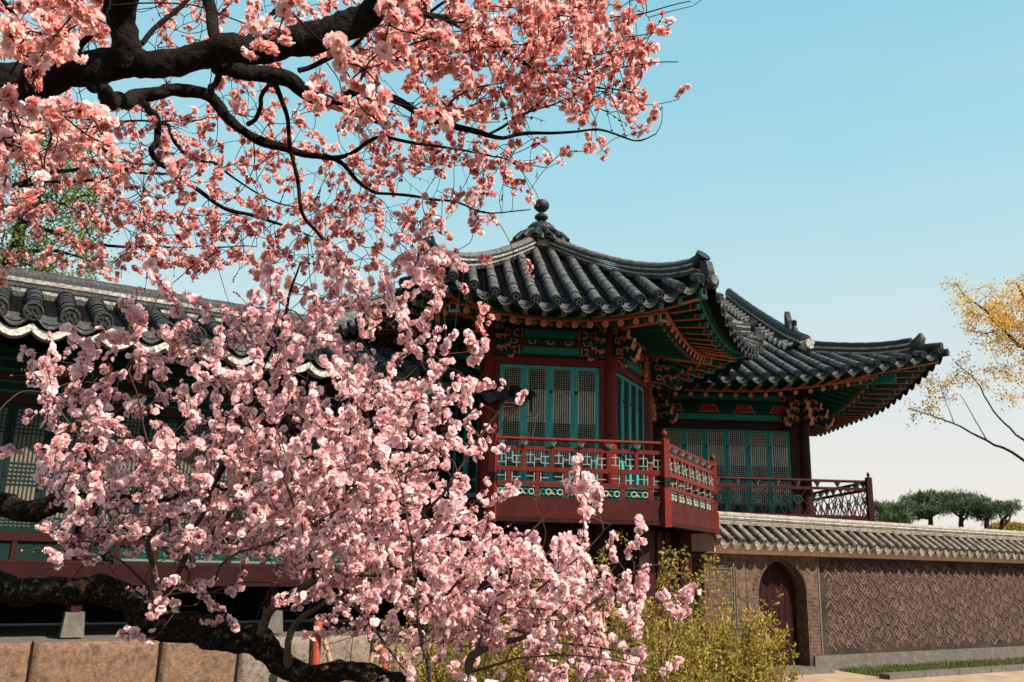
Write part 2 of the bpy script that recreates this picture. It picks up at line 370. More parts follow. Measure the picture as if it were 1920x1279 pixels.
def rafter(mb, p, q, r, seed=0):
    """round rafter from wall p to end q with painted face"""
    mb.tube([p, lerp(p, q, .75), q], [r*1.05, r, r*.92], M['green'], 8)
    d = (q-p).normalized()
    mb.tube([lerp(p, q, 1)-d*.14, q-d*.09], r*.99, M['orange'], 8, False)
    mb.tube([q, q+d*.006], r*.92, M['salmon'], 10); mb.tube([q+d*.006, q+d*.01], r*.33, M['orange'], 6)
def flyer(mb, p, q, w, h):
    mb.beam(p, q, w, h, M['green'])
    d = (q-p).normalized()
    mb.beam(p-Vector((0, 0, h*.5+.004)), q-d*.05-Vector((0, 0, h*.5+.004)), w*.8, .008, M['orange'])
    mb.beam(q-d*.14, q-d*.1, w*1.04, h*1.04, M['orange'])
    mb.beam(q-d*.06, q+d*.004, w*1.06, h*1.06, M['teal'])
    mb.beam(q+d*.004, q+d*.009, w*.8, h*.8, M['white']); mb.beam(q+d*.009, q+d*.013, w*.42, h*.42, M['teald'])
_door_cache = {}
def lattice_door(w, h, bands, parent, fr, a, b, z, paint='teal', ncell=8, hinge=True, label=None, turn=0, paper='paper'):
    """one leaf. bands: list of (z0,z1,kind) from the bottom; kind g=grid, v=bars, p=panel. local frame: x along, y depth (front at -)"""
    key = (round(w, 3), round(h, 3), paint, str(bands), ncell)
    if key not in _door_cache:
        f = MB(); st = min(.06, w*.14)
        f.box(WF, 0, st, -.02, .02, 0, h, M[paint]); f.box(WF, w-st, w, -.02, .02, 0, h, M[paint])
        f.box(WF, st, w-st, -.018, .018, 0, .07, M[paint]); f.box(WF, st, w-st, -.018, .018, h-.06, h, M[paint])
        pa = MB(); lat = MB(); x0, x1 = st, w-st; n = ncell; bw = .0155
        pa.box(WF, x0, x1, .006, .012, .07, h-.06, M[paper])
        for z0, z1, k in bands:
            if k == 'p':
                f.box(WF, st, w-st, -.012, .016, z0, z1, M['teald']); f.box(WF, st, w-st, -.018, .018, z1-.03, z1, M[paint]); continue
            for i in range(1, n): 
                x = x0+(x1-x0)*i/n; lat.box(WF, x-bw/2, x+bw/2, -.008, .004, z0, z1, M['lat'])
            if k == 'g':
                m_ = max(2, int(round((z1-z0)/((x1-x0)/n))))
                for i in range(m_+1):
                    zz = z0+(z1-z0)*i/m_; lat.box(WF, x0, x1, -.0115, -.0085, zz-bw/2, zz+bw/2, M['lat'])
        root = f.build('door'); ch = [pa.build('paper', root), lat.build('lattice', root)]
        if hinge:
            for zz in (.8, .435): hg = MB(); hg.box(WF, .0, .05, -.032, -.021, h*zz-.025, h*zz+.025, M['iron']); ch.append(hg.build('hinge', root))
            hg = MB(); hg.tube([(w-.03, -.03, h*.36), (w-.03, -.03, h*.33)], .016, M['iron'], 6); ch.append(hg.build('pull', root))
        _door_cache[key] = (root, ch); new = root; kids = ch
    else:
        r0, ch = _door_cache[key]; new = r0.copy(); COL.objects.link(new); kids = []
        for c in ch:
            k = c.copy(); COL.objects.link(k); k.parent = new
    new.parent = parent; off = Vector((0, 0, 0)); p = parent
    while p: off += p.location; p = p.parent
    new.location = fr.P(a, b, z)-off; new.rotation_euler = (0, 0, fr.ang+turn)
    return new
BANDS = lambda h, base=.3: [(.07, base, 'p'), (base, base+.12*h, 'g'), (base+.12*h, base+.24*h, 'v'), (base+.24*h, base+.42*h, 'g'), (base+.42*h, h-.06-.15*h, 'v'), (h-.06-.15*h, h-.06, 'g')]

# ------------------------------------------------------------ hexagonal pavilion
HC = Vector((.513, 16.29, 0)); PHI = R(4.426)
pav = thing('hexagonal_pavilion', 'six sided painted pavilion with ball finial on its tiled roof and a red balcony', 'pavilion', HC)
APW = 2.067*math.cos(PI/6); APB = 3.33*math.cos(PI/6); APE = 3.785
FK = [Fr(HC.x, HC.y, PHI+k*PI/3) for k in range(6)]   # b = -v is outward
def HP(k, u, v, z): return FK[k % 6].P(u, -v, z)
def hcorner(k, Rr, z):  # corner between face k and k+1
    a = -PI/2+PHI+k*PI/3+PI/6; return Vector((HC.x+Rr*math.cos(a), HC.y+Rr*math.sin(a), z))
hwW = 2.067/2
for k in range(6):
    c = hcorner(k, 2.067, 0); mb = MB()
    mb.tube([(c.x, c.y, .25), (c.x, c.y, 3), (c.x, c.y, 5.98)], [.125, .12, .115], M['red'], 14); mb.build('column', pav)
    mb = MB(); mb.lathe((c.x, c.y, 0), [(.0, 0), (.26, 0), (.24, .16), (.19, .26), (0, .26)], M['stoneg'], 12); mb.build('column_base', pav)
for k in (-1, 0, 1, 2, 3, 4):
    fr = FK[k % 6]; full = k in (-1, 0, 1)
    mb = MB(); mb.box(fr, -hwW+.1, hwW-.1, -APW-.06, -APW+.06, 5.255, 5.385, M['red']); mb.box(fr, -hwW+.1, hwW-.1, -APW-.06, -APW+.06, 2.92, 3.04, M['red'])
    for s in (-1, 1): mb.box(fr, s*(hwW-.1), s*(hwW-.19), -APW-.045, -APW+.045, 3.041, 5.254, M['red'])
    mb.build('door_frame', pav)
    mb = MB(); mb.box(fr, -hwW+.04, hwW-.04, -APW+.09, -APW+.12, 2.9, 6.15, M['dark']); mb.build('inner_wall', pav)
    if full:
        w = (2*hwW-.38)/4; h = 5.25-3.045
        for i in range(4): lattice_door(w-.004, h, BANDS(h), pav, fr, -hwW+.19+i*w+.002, -APW, 3.043, 'teall')
        painted_beam(fr, -hwW+.11, hwW-.11, 5.405, 5.6, -APW-.05, pav)
        painted_beam(fr, -hwW+.11, hwW-.11, 5.685, 5.9, -APW-.06, pav)
        mb = MB(); mb.box(fr, -hwW+.11, hwW-.11, -APW-.03, -APW+.05, 5.6, 5.685, M['red'])
        for i in range(5):
            a = -.62+i*.31; mb.prism(fr, [(a-.07, 5.68), (a+.07, 5.68), (a+.045, 5.615), (a-.045, 5.615)], -APW-.05, -APW-.032, M['white']); mb.prism(fr, [(a-.05, 5.672), (a+.05, 5.672), (a+.03, 5.628), (a-.03, 5.628)], -APW-.056, -APW-.0505, M['teald'])
        mb.build('painted_strip', pav)
        mb = MB(); mb.box(fr, -hwW, hwW, -APW-.04, -APW+.06, 5.905, 6.02, M['teald'])
        for s in range(-3, 4): mb.prism(fr, [(s*.29-.13, 6.015), (s*.29+.13, 6.015), (s*.29, 5.925)], -APW-.05, -APW-.041, M['ochre'])
        mb.tube([fr.P(-hwW-.1, -APW, 6.07), fr.P(hwW+.1, -APW, 6.07)], .07, M['teal'], 10); mb.build('purlin', pav)
    else:
        mb = MB(); mb.box(fr, -hwW+.05, hwW-.05, -APW-.02, -APW+.02, 3.0, 6.0, M['teald']); mb.build('wall_panel', pav)
for k in range(6):
    if k in (2, 3): continue
    c = hcorner(k, 2.067, 5.42); o = (c-HC); o.z = 0; o.normalize()
    scroll_bracket(c+o*.1, o, pav)
    for kk, sg in ((k, -1), (k+1, 1)):       # side tongues lying along both walls
        t = FK[kk % 6].t*sg; n = FK[kk % 6].n*-1
        scroll_bracket(c+n*.05+t*.08+Vector((0, 0, .02)), (t*.97+n*.25).normalized(), pav, .55)
# floor and balcony
fp = lambda z: [HP(0, -.97, APB, z)]+[hcorner(k, 3.3, z) for k in range(4)]+[hcorner(4, 2.2, z), hcorner(5, 2.2, z)]
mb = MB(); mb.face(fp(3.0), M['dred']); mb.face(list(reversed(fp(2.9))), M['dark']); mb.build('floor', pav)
hwB = 3.33/2; RZ = 3.86
def balcony_face(fr, hw, ap, k, parent, hexm=True, a0=None, a1=None, motif='meander'):
    a0 = -hw if a0 is None else a0; a1 = hw if a1 is None else a1; b = -ap
    mb = MB()
    mb.box(fr, a0, a1, b-.03, b+.09, 2.68, 2.99, M['dred2']); mb.box(fr, a0, a1, b-.045, b+.1, 2.62, 2.675, M['dred'])
    mb.build('floor_beam', parent)
    mb = MB()
    mb.box(fr, a0+.04, a1-.04, b-.025, b+.025, 3.685, 3.745, M['red']); mb.box(fr, a0+.04, a1-.04, b-.028, b+.028, 3.375, 3.44, M['red'])
    mb.box(fr, a0+.04, a1-.04, b-.028, b+.028, 3.17, 3.22, M['red'])
    n = max(3, int(round((a1-a0)/.45))); st = (a1-a0)/n
    for i in range(1, n): a = a0+st*i; mb.box(fr, a-.03, a+.03, b-.022, b+.022, 3.441, 3.684, M['red'])
    for i in range(0, n): a = a0+st*(i+.5); mb.box(fr, a-.025, a+.025, b-.022, b+.022, 3.221, 3.374, M['red']); mb.box(fr, a-.03, a+.03, b-.022, b+.022, 2.991, 3.169, M['red'])
    mb.build('rail_frame', parent)
    mb = MB(); mb.tube([fr.P(a0+.02, b-.02, RZ), fr.P((a0+a1)/2, b-.02, RZ), fr.P(a1-.02, b-.02, RZ)], .03, M['red'], 8); mb.build('handrail', parent)
    mb = MB(); Wm = M['railw']; g = .0055
    def H(x0, x1, z): mb.box(fr, x0, x1, b-.01, b+.004, z-g, z+g, Wm)
    def V(x, z0, z1): mb.box(fr, x-g, x+g, b-.012, b+.002, z0, z1, Wm)
    for i in range(n):
        l = a0+st*i+.04; r = a0+st*(i+1)-.04; m_ = (l+r)/2; q = (r-l)
        for zz in (3.5, 3.6): 
            H(l, m_-q*.14, zz+.02*(zz > 3.55)); H(m_+q*.14, r, zz)
        V(l+q*.18, 3.5, 3.684); V(m_-q*.14, 3.441, 3.6); V(m_+q*.14, 3.5, 3.684); V(r-q*.18, 3.441, 3.6); H(m_-q*.14, m_+q*.14, 3.56)
        H(l, m_-.04, 3.3); V(m_-.05, 3.221, 3.374); V(m_+.05, 3.221, 3.374); H(m_+.04, r, 3.28)
    mb.build('white_lattice', parent)
    mb = MB()
    for i in range(n):
        a = a0+st*(i+.5)-st*.5+.0
        if i == 0: a += .08
        mb.tube([fr.P(a, b-.01, 3.745), fr.P(a, b-.015, 3.79), fr.P(a, b-.02, 3.83)], [.028, .045, .075], M['white'], 8); mb.tube([fr.P(a, b-.015, 3.745), fr.P(a, b-.015, 3.77)], .04, M['teald'], 8)
        mb.build('lotus_support', parent); mb = MB()
    for i in range(n):
        l = a0+st*(i-.5)+.045; r = a0+st*(i+.5)-.045
        if i == 0: l = a0+.05
        mb.box(fr, l, r, b+.006, b+.016, 2.995, 3.165, M['teald'])
        mb.box(fr, l, r, b-.006, b+.005, 3.145, 3.165, Wm)
        for j in range(4):
            x = l+(r-l)*(j+.5)/4; mb.arc(fr, x, 3.07, .042, .014, 0, 360, b-.008, b+.005, M['white'] if j % 2 else M['teal'], 8)
        mb.arc(fr, (l+r)/2, 3.03, .03, .02, 0, 180, b-.012, b-.0085, M['ochre'], 5)
    mb.build('carved_panel', parent)
for k in (0, 1, 2): balcony_face(FK[k % 6], hwB, APB, k, pav, a0=-.95 if k == 0 else None)
for k in (-1, 0, 1, 2):
    c = hcorner(k, 3.33, 0) if k >= 0 else HP(0, -.97, APB, 0); mb = MB(); fr = Fr(c.x, c.y, PHI+k*PI/3+PI/6)
    mb.box(fr, -.055, .055, -.055, .055, 2.995, 3.93, M['red']); mb.box(fr, -.07, .07, -.07, .07, 2.6, 2.994, M['red']); mb.box(fr, -.062, .062, -.062, .062, 3.2, 3.34, M['iron'])
    mb.lathe((c.x, c.y, 3.93), [(.05, 0), (.02, .02), (.045, .06), (.05, .09), (.03, .13), (0, .16)], M['red'], 10); mb.build('corner_post', pav)
    c = hcorner(k, 2.75, 0) if k >= 0 else HP(0, -.97, APB-.4, 0); fr = Fr(c.x, c.y, PHI+k*PI/3+PI/6)
    mb = MB(); mb.box(fr, -.11, .11, -.11, .11, 1.0, 2.9, M['dred']); mb.build('support_post', pav)
    mb = MB(); mb.hexa([fr.P(x*s, y*s, z) for z, s in ((0, 1), (1.0, .78)) for y in (-.2, .2) for x in (-.2, .2)], M['stoneg']); mb.build('stone_pillar', pav)
for k in (-1, 0, 1):
    fr = FK[k % 6]; mb = MB(); mb.box(fr, -hwW-.35, hwW+.35, -APW-.4, -APW-.34, .9, 2.6, M['dred']); 
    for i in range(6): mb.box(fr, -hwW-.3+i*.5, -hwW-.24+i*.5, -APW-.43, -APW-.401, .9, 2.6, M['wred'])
    mb.build('skirt_wall', pav)
    mb = MB(); mb.box(fr, -hwW-.35, hwW+.35, -APW-.5, -APW-.2, 0, .9, M['stoneg']); mb.build('stone_footing', pav)
# eaves: rafters, boards
def rz(u, v):      # top of the round rafters
    lift = .16*(abs(u)/1.47)**2 if v > 1.8 else 0
    f = (v-1.79)/(2.9-1.79); return 6.16+(5.74-6.16)*f+lift*max(0, f)
def fz(u): return 5.735+.33*(abs(u)/2.0)**2.1
def ez(u): return 5.80+.56*(abs(u)/2.18)**2.5
for k in (-1, 0, 1, 2):
    fr = FK[k % 6]
    for i in range(-6, 7):
        mb = MB(); ue = i*.245; 
        us_ = ue if abs(ue) < .8 else math.copysign(.8+(abs(ue)-.8)*.32, ue)
        p = HP(k, us_, 1.7, rz(0, 1.7)-.05); q = HP(k, ue, 2.93, rz(ue, 2.9)-.06)
        rafter(mb, p, q, .06); mb.build('rafter', pav)
        mb = MB(); uf = ue*1.22
        p = HP(k, ue*.98+(uf-ue)*.0, 2.6, rz(ue, 2.6)+.07); q = HP(k, uf, 3.5, fz(uf)-.02)
        flyer(mb, p, q, .075, .085); mb.build('flying_rafter', pav)
    mb = MB()      # soffit boards
    def row(v, f, hw, off): return [HP(k, hw*(-1+2*j/16), v, f(hw*(-1+2*j/16))+off) for j in range(17)]
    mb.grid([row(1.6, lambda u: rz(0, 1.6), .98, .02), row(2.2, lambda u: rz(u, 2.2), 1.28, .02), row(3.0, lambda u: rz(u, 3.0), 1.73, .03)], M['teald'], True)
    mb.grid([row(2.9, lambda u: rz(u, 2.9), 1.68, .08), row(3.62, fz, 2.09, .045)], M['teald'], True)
    mb.build('soffit_board', pav)
    mb = MB()
    for v, f, hw, z0, z1, mm in ((2.98, lambda u: rz(u, 2.95), 1.72, .0, .035, 'orange'), (2.97, lambda u: rz(u, 2.95), 1.715, .036, .075, 'teal'), (3.56, fz, 2.055, .03, .07, 'teal'), (3.62, fz, 2.09, .071, .11, 'green')):
        A = row(v, f, hw, z0); B = row(v, f, hw, z1); C2 = row(v-.05, f, hw, z1); D = row(v-.05, f, hw, z0)
        mb.grid([D, A, B, C2, D], M[mm], False)
    mb.build('eave_board', pav)
    # corner rafter
    mb = MB(); d0 = hcorner(k, 1.9, 6.05); d1 = hcorner(k, 3.35, 5.9+.02); d2 = hcorner(k, 4.22, 6.1)
    mb.beam(d0, d1, .15, .2, M['teal']); mb.beam(lerp(d0, d1, .02)-Vector((0, 0, .105)), d1-Vector((0, 0, .105)), .13, .012, M['orange'])
    dd = (d1-d0).normalized(); mb.beam(d1-dd*.05, d1+dd*.012, .165, .215, M['white']); mb.beam(d1+dd*.0125, d1+dd*.018, .1, .14, M['teald']); 
    e0 = hcorner(k, 2.5, 6.13); mb.beam(e0, d2, .14, .17, M['green']); dd = (d2-e0).normalized()
    mb.beam(e0-Vector((0, 0, .09)), d2-dd*.08-Vector((0, 0, .09)), .12, .012, M['salmon'])
    mb.beam(d2-dd*.07, d2+dd*.01, .155, .19, M['teal']); mb.beam(d2+dd*.0105, d2+dd*.016, .1, .13, M['white']); mb.beam(d2+dd*.0165, d2+dd*.02, .06, .08, M['teald'])
    mb.build('corner_rafter', pav)
# tiled roof
TOPV = .3
def hexS(k):
    def S(u, t):
        v = APE - t; s = (APE-v)/(APE-TOPV); zt = 7.86; z0 = ez(u)
        return HP(k, u, v, z0+(zt-z0)*(.93*s+.07*s*s) if s > 0 else z0+s*1.1)
    return S
for k in range(6):
    us = [(-2.02+4.04*i/13) for i in range(14)]
    TT = lambda u: max(.0, APE-TOPV-max(0, abs(u)*math.sqrt(3)-TOPV))
    if k in (3, 4): 
        pass
    roof_tiles(hexS(k), [-2.17]+us+[2.17], 0, lambda u: max(.06, TT(u)), .08, .115, M['tile'], M['tile2'], 'roof_tile', pav, mend=M['tileend'])
    mb = MB()
    S = hexS(k); rows = []
    for i in range(13):
        v = lerp(APE-.02, TOPV, i/12); hw = v/math.sqrt(3); rows.append([S(hw*(-1+2*j/14), APE-v)-Vector((0, 0, .075)) for j in range(15)])
    mb.grid(rows, M['dark'], True); mb.build('roof_board', pav)
    path = []
    for i in range(25):
        Rr = lerp(.42, 4.12, i/24); v = Rr*math.cos(PI/6); u = v/math.sqrt(3); p = hexS(k)(u, APE-v)
        path.append(Vector((p.x, p.y, p.z+.02+ (.03*max(0, (i-19)/5)**2))))
    ridge(path, .21, .2, .085, 'hip_ridge', pav)
    c = path[-1]; o = (path[-1]-path[-2]); o.z = 0; o.normalize(); mb = MB()
    mb.tube([c+Vector((0, 0, .17))-o*.12, c+Vector((0, 0, .2))+o*.05, c+Vector((0, 0, .27))+o*.13], [.1, .11, .125], M['tile'], 12); 
    mb.tube([c+o*.12+Vector((0, 0, .16)), c+o*.13+Vector((0, 0, .16))], .07, M['mortar'], 10)
    mb.build('ridge_end_tile', pav)
    mb = MB(); cc = hcorner(k, 4.3, c.z-.06); fr = Fr(cc.x, cc.y, -PI/2+PHI+k*PI/3+PI/6)
    mb.prism(fr, [(-.1, cc.z-.22), (.06, cc.z-.2), (.1, cc.z+.02), (.05, cc.z+.2), (-.04, cc.z+.2), (-.08, cc.z)], -.07, .07, M['tile']); mb.tube([fr.P(-.2, 0, cc.z-.1), fr.P(.16, 0, cc.z-.12)], .075, M['tile2'], 10, True)
    mb.build('corner_tile', pav)
mb = MB(); z0 = 7.93
mb.lathe((HC.x, HC.y, z0), [(0, 0), (.36, 0), (.38, .06), (.4, .12), (.5, .13)], M['mortar'], 24)
mb.build('finial_collar', pav)
mb = MB()
mb.lathe((HC.x, HC.y, z0), [(.46, .1), (.55, .1), (.56, .13), (.42, .27), (.3, .36), (.27, .4)], M['tile'], 28)
for i in range(14):
    a = 2*PI*i/14; d = Vector((math.cos(a), math.sin(a), 0)); mb.tube([HC+d*.24+Vector((0, 0, z0+.4)), HC+d*.42+Vector((0, 0, z0+.3)), HC+d*.56+Vector((0, 0, z0+.14))], [.045, .055, .065], M['tile'], 8)
    a += PI/14; d = Vector((math.cos(a), math.sin(a), 0)); mb.tube([HC+d*.5+Vector((0, 0, z0+.14)), HC+d*.56+Vector((0, 0, z0+.06))], [.07, .04], M['tileend'], 6)
mb.build('finial_skirt', pav)
mb = MB()
mb.lathe((HC.x, HC.y, z0), [(.27, .38), (.285, .43), (.27, .49), (.2, .56), (.1, .6), (.06, .62), (.055, .64), (.1, .66), (.135, .7), (.135, .73), (.1, .77), (.05, .79), (.045, .83), (.1, .86), (.15, .92), (.158, .97), (.14, 1.03), (.09, 1.07), (0, 1.085)], M['tileend'], 24)
mb.build('ball_finial', pav)

# ------------------------------------------------------------ hall with the sweeping hipped roof, behind on the right
HY = 19.95; hall = thing('tiled_hall', 'long painted hall behind on the right with sweeping hipped tiled roof and circle-patterned railing', 'hall', (5, 21, 0))
X0h, X1h = -.6, 6.72
CXS = [-.2, 3.22, 6.72]
for y in (HY, HY+3.2, HY+6.4):
    for x in CXS:
        if y > HY and x < 6: continue
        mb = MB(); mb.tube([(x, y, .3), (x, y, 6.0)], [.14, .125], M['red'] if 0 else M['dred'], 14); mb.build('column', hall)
        mb = MB(); mb.lathe((x, y, .3), [(0, 0), (.3, 0), (.28, .2), (.22, .3), (0, .3)], M['stoneg'], 12); mb.build('column_base', hall)
fr = WF
def bay(x0, x1, y, parent, nd, w_d=None):
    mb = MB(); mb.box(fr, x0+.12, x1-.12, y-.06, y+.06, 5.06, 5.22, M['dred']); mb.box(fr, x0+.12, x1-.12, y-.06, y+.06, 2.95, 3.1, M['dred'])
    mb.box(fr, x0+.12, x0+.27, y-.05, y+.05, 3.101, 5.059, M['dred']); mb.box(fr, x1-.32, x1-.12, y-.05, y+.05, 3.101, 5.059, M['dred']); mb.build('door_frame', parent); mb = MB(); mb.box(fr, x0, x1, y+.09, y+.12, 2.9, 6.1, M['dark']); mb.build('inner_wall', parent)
    w = (x1-x0-.59)/nd
    for i in range(nd): lattice_door(w-.004, 1.955, BANDS(1.955), parent, fr, x0+.272+i*w, y, 3.102, 'teal', 8)
    painted_beam(fr, x0+.125, x1-.125, 5.24, 5.44, y-.05, parent, field='teal')
    mb = MB(); mb.box(fr, x0+.125, x1-.125, y-.03, y+.05, 5.445, 5.69, M['teald'])
    n = 4
    for i in range(n):
        a = x0+.125+(x1-x0-.25)*(i+.5)/n
        mb.prism(fr, [(a-.26, 5.46), (a+.26, 5.46), (a+.2, 5.5), (a+.15, 5.63), (a-.15, 5.63), (a-.2, 5.5)], y-.036, y-.031, M['salmon'])
        mb.prism(fr, [(a-.235, 5.467), (a+.235, 5.467), (a+.18, 5.505), (a+.135, 5.62), (a-.135, 5.62), (a-.18, 5.505)], y-.042, y-.0365, M['redflat'])
    mb.build('trapezoid_band', parent)
    painted_beam(fr, x0+.125, x1-.125, 5.7, 5.9, y-.06, parent, field='teal')
    mb = MB(); mb.tube([(x0, y, 6.0), (x1, y, 6.0)], .09, M['teald'], 10); mb.build('purlin', parent)
M['redflat'] = mat('vermilion_paint', (.42, .035, .025), .6, .15, 12)
bay(3.22, 6.72, HY, hall, 6); bay(-.2, 3.22, HY, hall, 6)
sfr = Fr(6.72, HY, PI/2)          # right side wall
mb = MB(); mb.box(sfr, .12, 6.3, -.03, .03, 2.95, 6.0, M['dred']); mb.build('side_wall', hall)
for x in (3.22, 6.72):
    for o in ((0, -1, 0), (.7, -.7, 0), (1, 0, 0), (-.75, -.66, 0)):
        scroll_bracket(Vector((x, HY, 5.25))+Vector(o)*.1, Vector(o), hall, .85 if abs(o[0]) in (0, 1) else 1)
mb = MB(); mb.box(fr, -.6, 7.7, 18.72, 27, 2.86, 2.98, M['dred']); mb.build('floor', hall)
mb = MB(); mb.box(fr, .5, 6.9, HY-.2, HY-.1, .3, 2.85, M['dred']); mb.build('skirt_wall', hall)
def ring_railing(fr, a0, a1, b, parent, z=3.04):
    mb = MB(); mb.box(fr, a0, a1, b-.04, b+.04, z-.18, z+.05, M['dred']); mb.build('floor_beam', parent)
    mb = MB(); mb.tube([fr.P(a0, b, z+.8), fr.P(a1, b, z+.8)], .03, M['dred2'], 8); mb.build('handrail', parent)
    mb = MB(); mb.box(fr, a0, a1, b-.022, b+.022, z+.61, z+.67, M['dred2'])
    mb.box(fr, a0, a1, b-.022, b+.022, z+.051, z+.09, M['dred2']); mb.build('rail_frame', parent)
    n = max(4, int(round((a1-a0)/.42))); st = (a1-a0)/n; mb = MB(); q = MB()
    for i in range(n):
        a = a0+st*(i+.5)
        mb.arc(fr, a, z+.4, .085, .018, 0, 360, b-.012, b+.01, M['ringc'], 12)
        mb.arc(fr, a, z+.4, .04, .014, 0, 360, b-.012, b+.01, M['ringc'], 8)
        for s in (-1, 1):
            mb.beam(fr.P(a+s*.02, b, z+.31), fr.P(a+s*.13, b, z+.09), .016, .02, M['dred']); mb.beam(fr.P(a+s*.07, b, z+.46), fr.P(a+s*.17, b, z+.61), .016, .02, M['dred'])
            mb.beam(fr.P(a+s*.1, b, z+.4), fr.P(a+s*.2, b, z+.3), .014, .018, M['dred']); mb.beam(fr.P(a+s*.2, b, z+.3), fr.P(a+s*.15, b, z+.09), .014, .018, M['dred'])
        q = MB(); q.tube([fr.P(a, b, z+.67), fr.P(a, b, z+.72), fr.P(a, b, z+.775)], [.02, .04, .075], M['tealgrey'], 8); q.build('lotus_support', parent)
    mb.build('ring_lattice', parent)
M['ringc'] = mat('ring_paint', (.04, .1, .09), .6, .2, 12)
M['tealgrey'] = mat('grey_green_paint', (.2, .25, .22), .6, .2, 12)
ring_railing(WF, -.5, 7.6, 18.7, hall); ring_railing(Fr(7.62, 18.7, PI/2), 0.05, 3.6, 0, hall); 
for y in (18.7, 22.35):
    mb = MB(); mb.box(fr, 7.57, 7.68, y-.055, y+.055, 2.8, 3.93, M['dred']); mb.lathe((7.625, y, 3.93), [(.045, 0), (.02, .02), (.04, .05), (.025, .09), (0, .12)], M['dred'], 8); mb.build('corner_post', hall)
for x in (2.5, 4.6):
    mb = MB(); mb.box(fr, x-.12, x+.12, 19.3, 19.54, .3, 2.85, M['stoneg']); mb.build('stone_pillar', hall)
# roof
EX = 9.15; EY = 18.05; XC = 3.4       # eave corner, eave line and roof middle
def hz(x): s = max(0, (x-5.0)/(EX-5.0)); return 5.93+.66*s**1.6
def hallF(x, t):     # front slope
    T = 8.0; s = t/T
    y = EY + t*.9 - .28*max(0, (x-5.5)/3.65)**2*max(0, 1-t/2.5)*0
    return Vector((x, y, hz(x)*(1-min(1, s*2.2))+6.0*min(1, s*2.2) + 3.3*(.9*s+.1*s*s)))
def hsz(y): s = max(0, (21.8-y)/(21.8-EY)); return 5.95+.64*s**1.6
def hallR(y, t):     # right slope
    s = t/8.0; return Vector((EX - t*.9, y, hsz(y)*(1-min(1, s*2.2))+6.0*min(1, s*2.2) + 3.3*(.9*s+.1*s*s)))
usx = [2.0+.335*i for i in range(22)]
GX = 6.95            # descending ridge
roof_tiles(hallF, usx, 0, lambda u: 9.8 if u <= GX else max(.1, (EX-u)/.9), .08, .14, M['tile'], M['tile2'], 'roof_tile', hall, mend=M['tileend'])
usy = [EY+.1+.335*i for i in range(24)]
roof_tiles(hallR, usy, 0, lambda u: max(.1, min((u-EY)/.9, (EX-GX)/.9)), .08, .16, M['tile'], M['tile2'], 'side_roof_tile', hall, mend=M['tileend'])
mb = MB()
mb.grid([[hallF(lerp(1.5, min(EX-.02, max(GX, EX-.9*t)) if t < 2.5 else GX, j/16), t)-Vector((0, 0, .08)) for j in range(17)] for t in (0.02, .4, .9, 1.5, 2.44, 2.5, 4, 6, 9.8)], M['dark'], True)
mb.grid([[hallR(lerp(EY+.9*t+.02, 26.2, j/16), t)-Vector((0, 0, .08)) for j in range(17)] for t in (0.02, .4, .9, 1.5, 2.4)], M['dark'], True)
mb.build('roof_board', hall)
path = []
for i in range(16):
    t = lerp((EX-GX)/.9, .5, i/15); x = EX-.9*t; p = hallF(x, t); path.append(Vector((x, p.y, p.z-.02+.05*max(0, (i-9)/6)**2)))
ridge(path, .24, .26, .09, 'hip_ridge', hall, dark=M['tile'])
e = path[-1]; mb = MB(); d = (path[-1]-path[-2]).normalized()
mb.tube([e+Vector((0, 0, .1)), e+d*.12+Vector((0, 0, .16)), e+d*.2+Vector((0, 0, .3)), e+d*.2+Vector((0, 0, .4))], [.16, .15, .1, .03], M['tile'], 8); mb.build('ridge_end_tile', hall)
mb = MB(); c0 = hallF(EX-.35, .35); c1 = hallF(EX, -.02)
mb.tube([c0+Vector((0, 0, .1)), lerp(c0, c1, .6)+Vector((0, 0, .09)), c1+Vector((-.02, .02, .08))], [.1, .1, .1], M['tile'], 10)
mb.tube([lerp(c0, c1, .4)+Vector((0, 0, -.06)), c1+Vector((.06, -.06, -.05))], [.09, .08], M['tile'], 10); mb.build('corner_tile', hall)
path = [Vector((GX, hallF(GX, t).y, hallF(GX, t).z+.05)) for t in [2.25+7.7*i/20 for i in range(21)]]
ridge(path, .26, .34, .1, 'descending_ridge', hall, dark=M['tile'])
mb = MB(); p = path[0]; mb.tube([p+Vector((0, .05, .15)), p+Vector((.05, -.14, .18))], [.15, .13], M['rmortar'], 10); mb.build('ridge_end_tile', hall)
for i in range(1, 19):              # short cross tubes below the descending ridge
    q = lerp(path[0], path[-1], i/19); q = Vector((q.x, q.y, hallF(GX, (q.y-EY)/.9).z)); mb = MB()
    mb.tube([q+Vector((-.08, 0, .16)), q+Vector((-.42, -.06, .11))], .1, M['tile'], 9); mb.tube([q+Vector((-.42, -.06, .11)), q+Vector((-.44, -.063, .107))], .085, M['mortar'], 9); mb.build('verge_tile', hall)
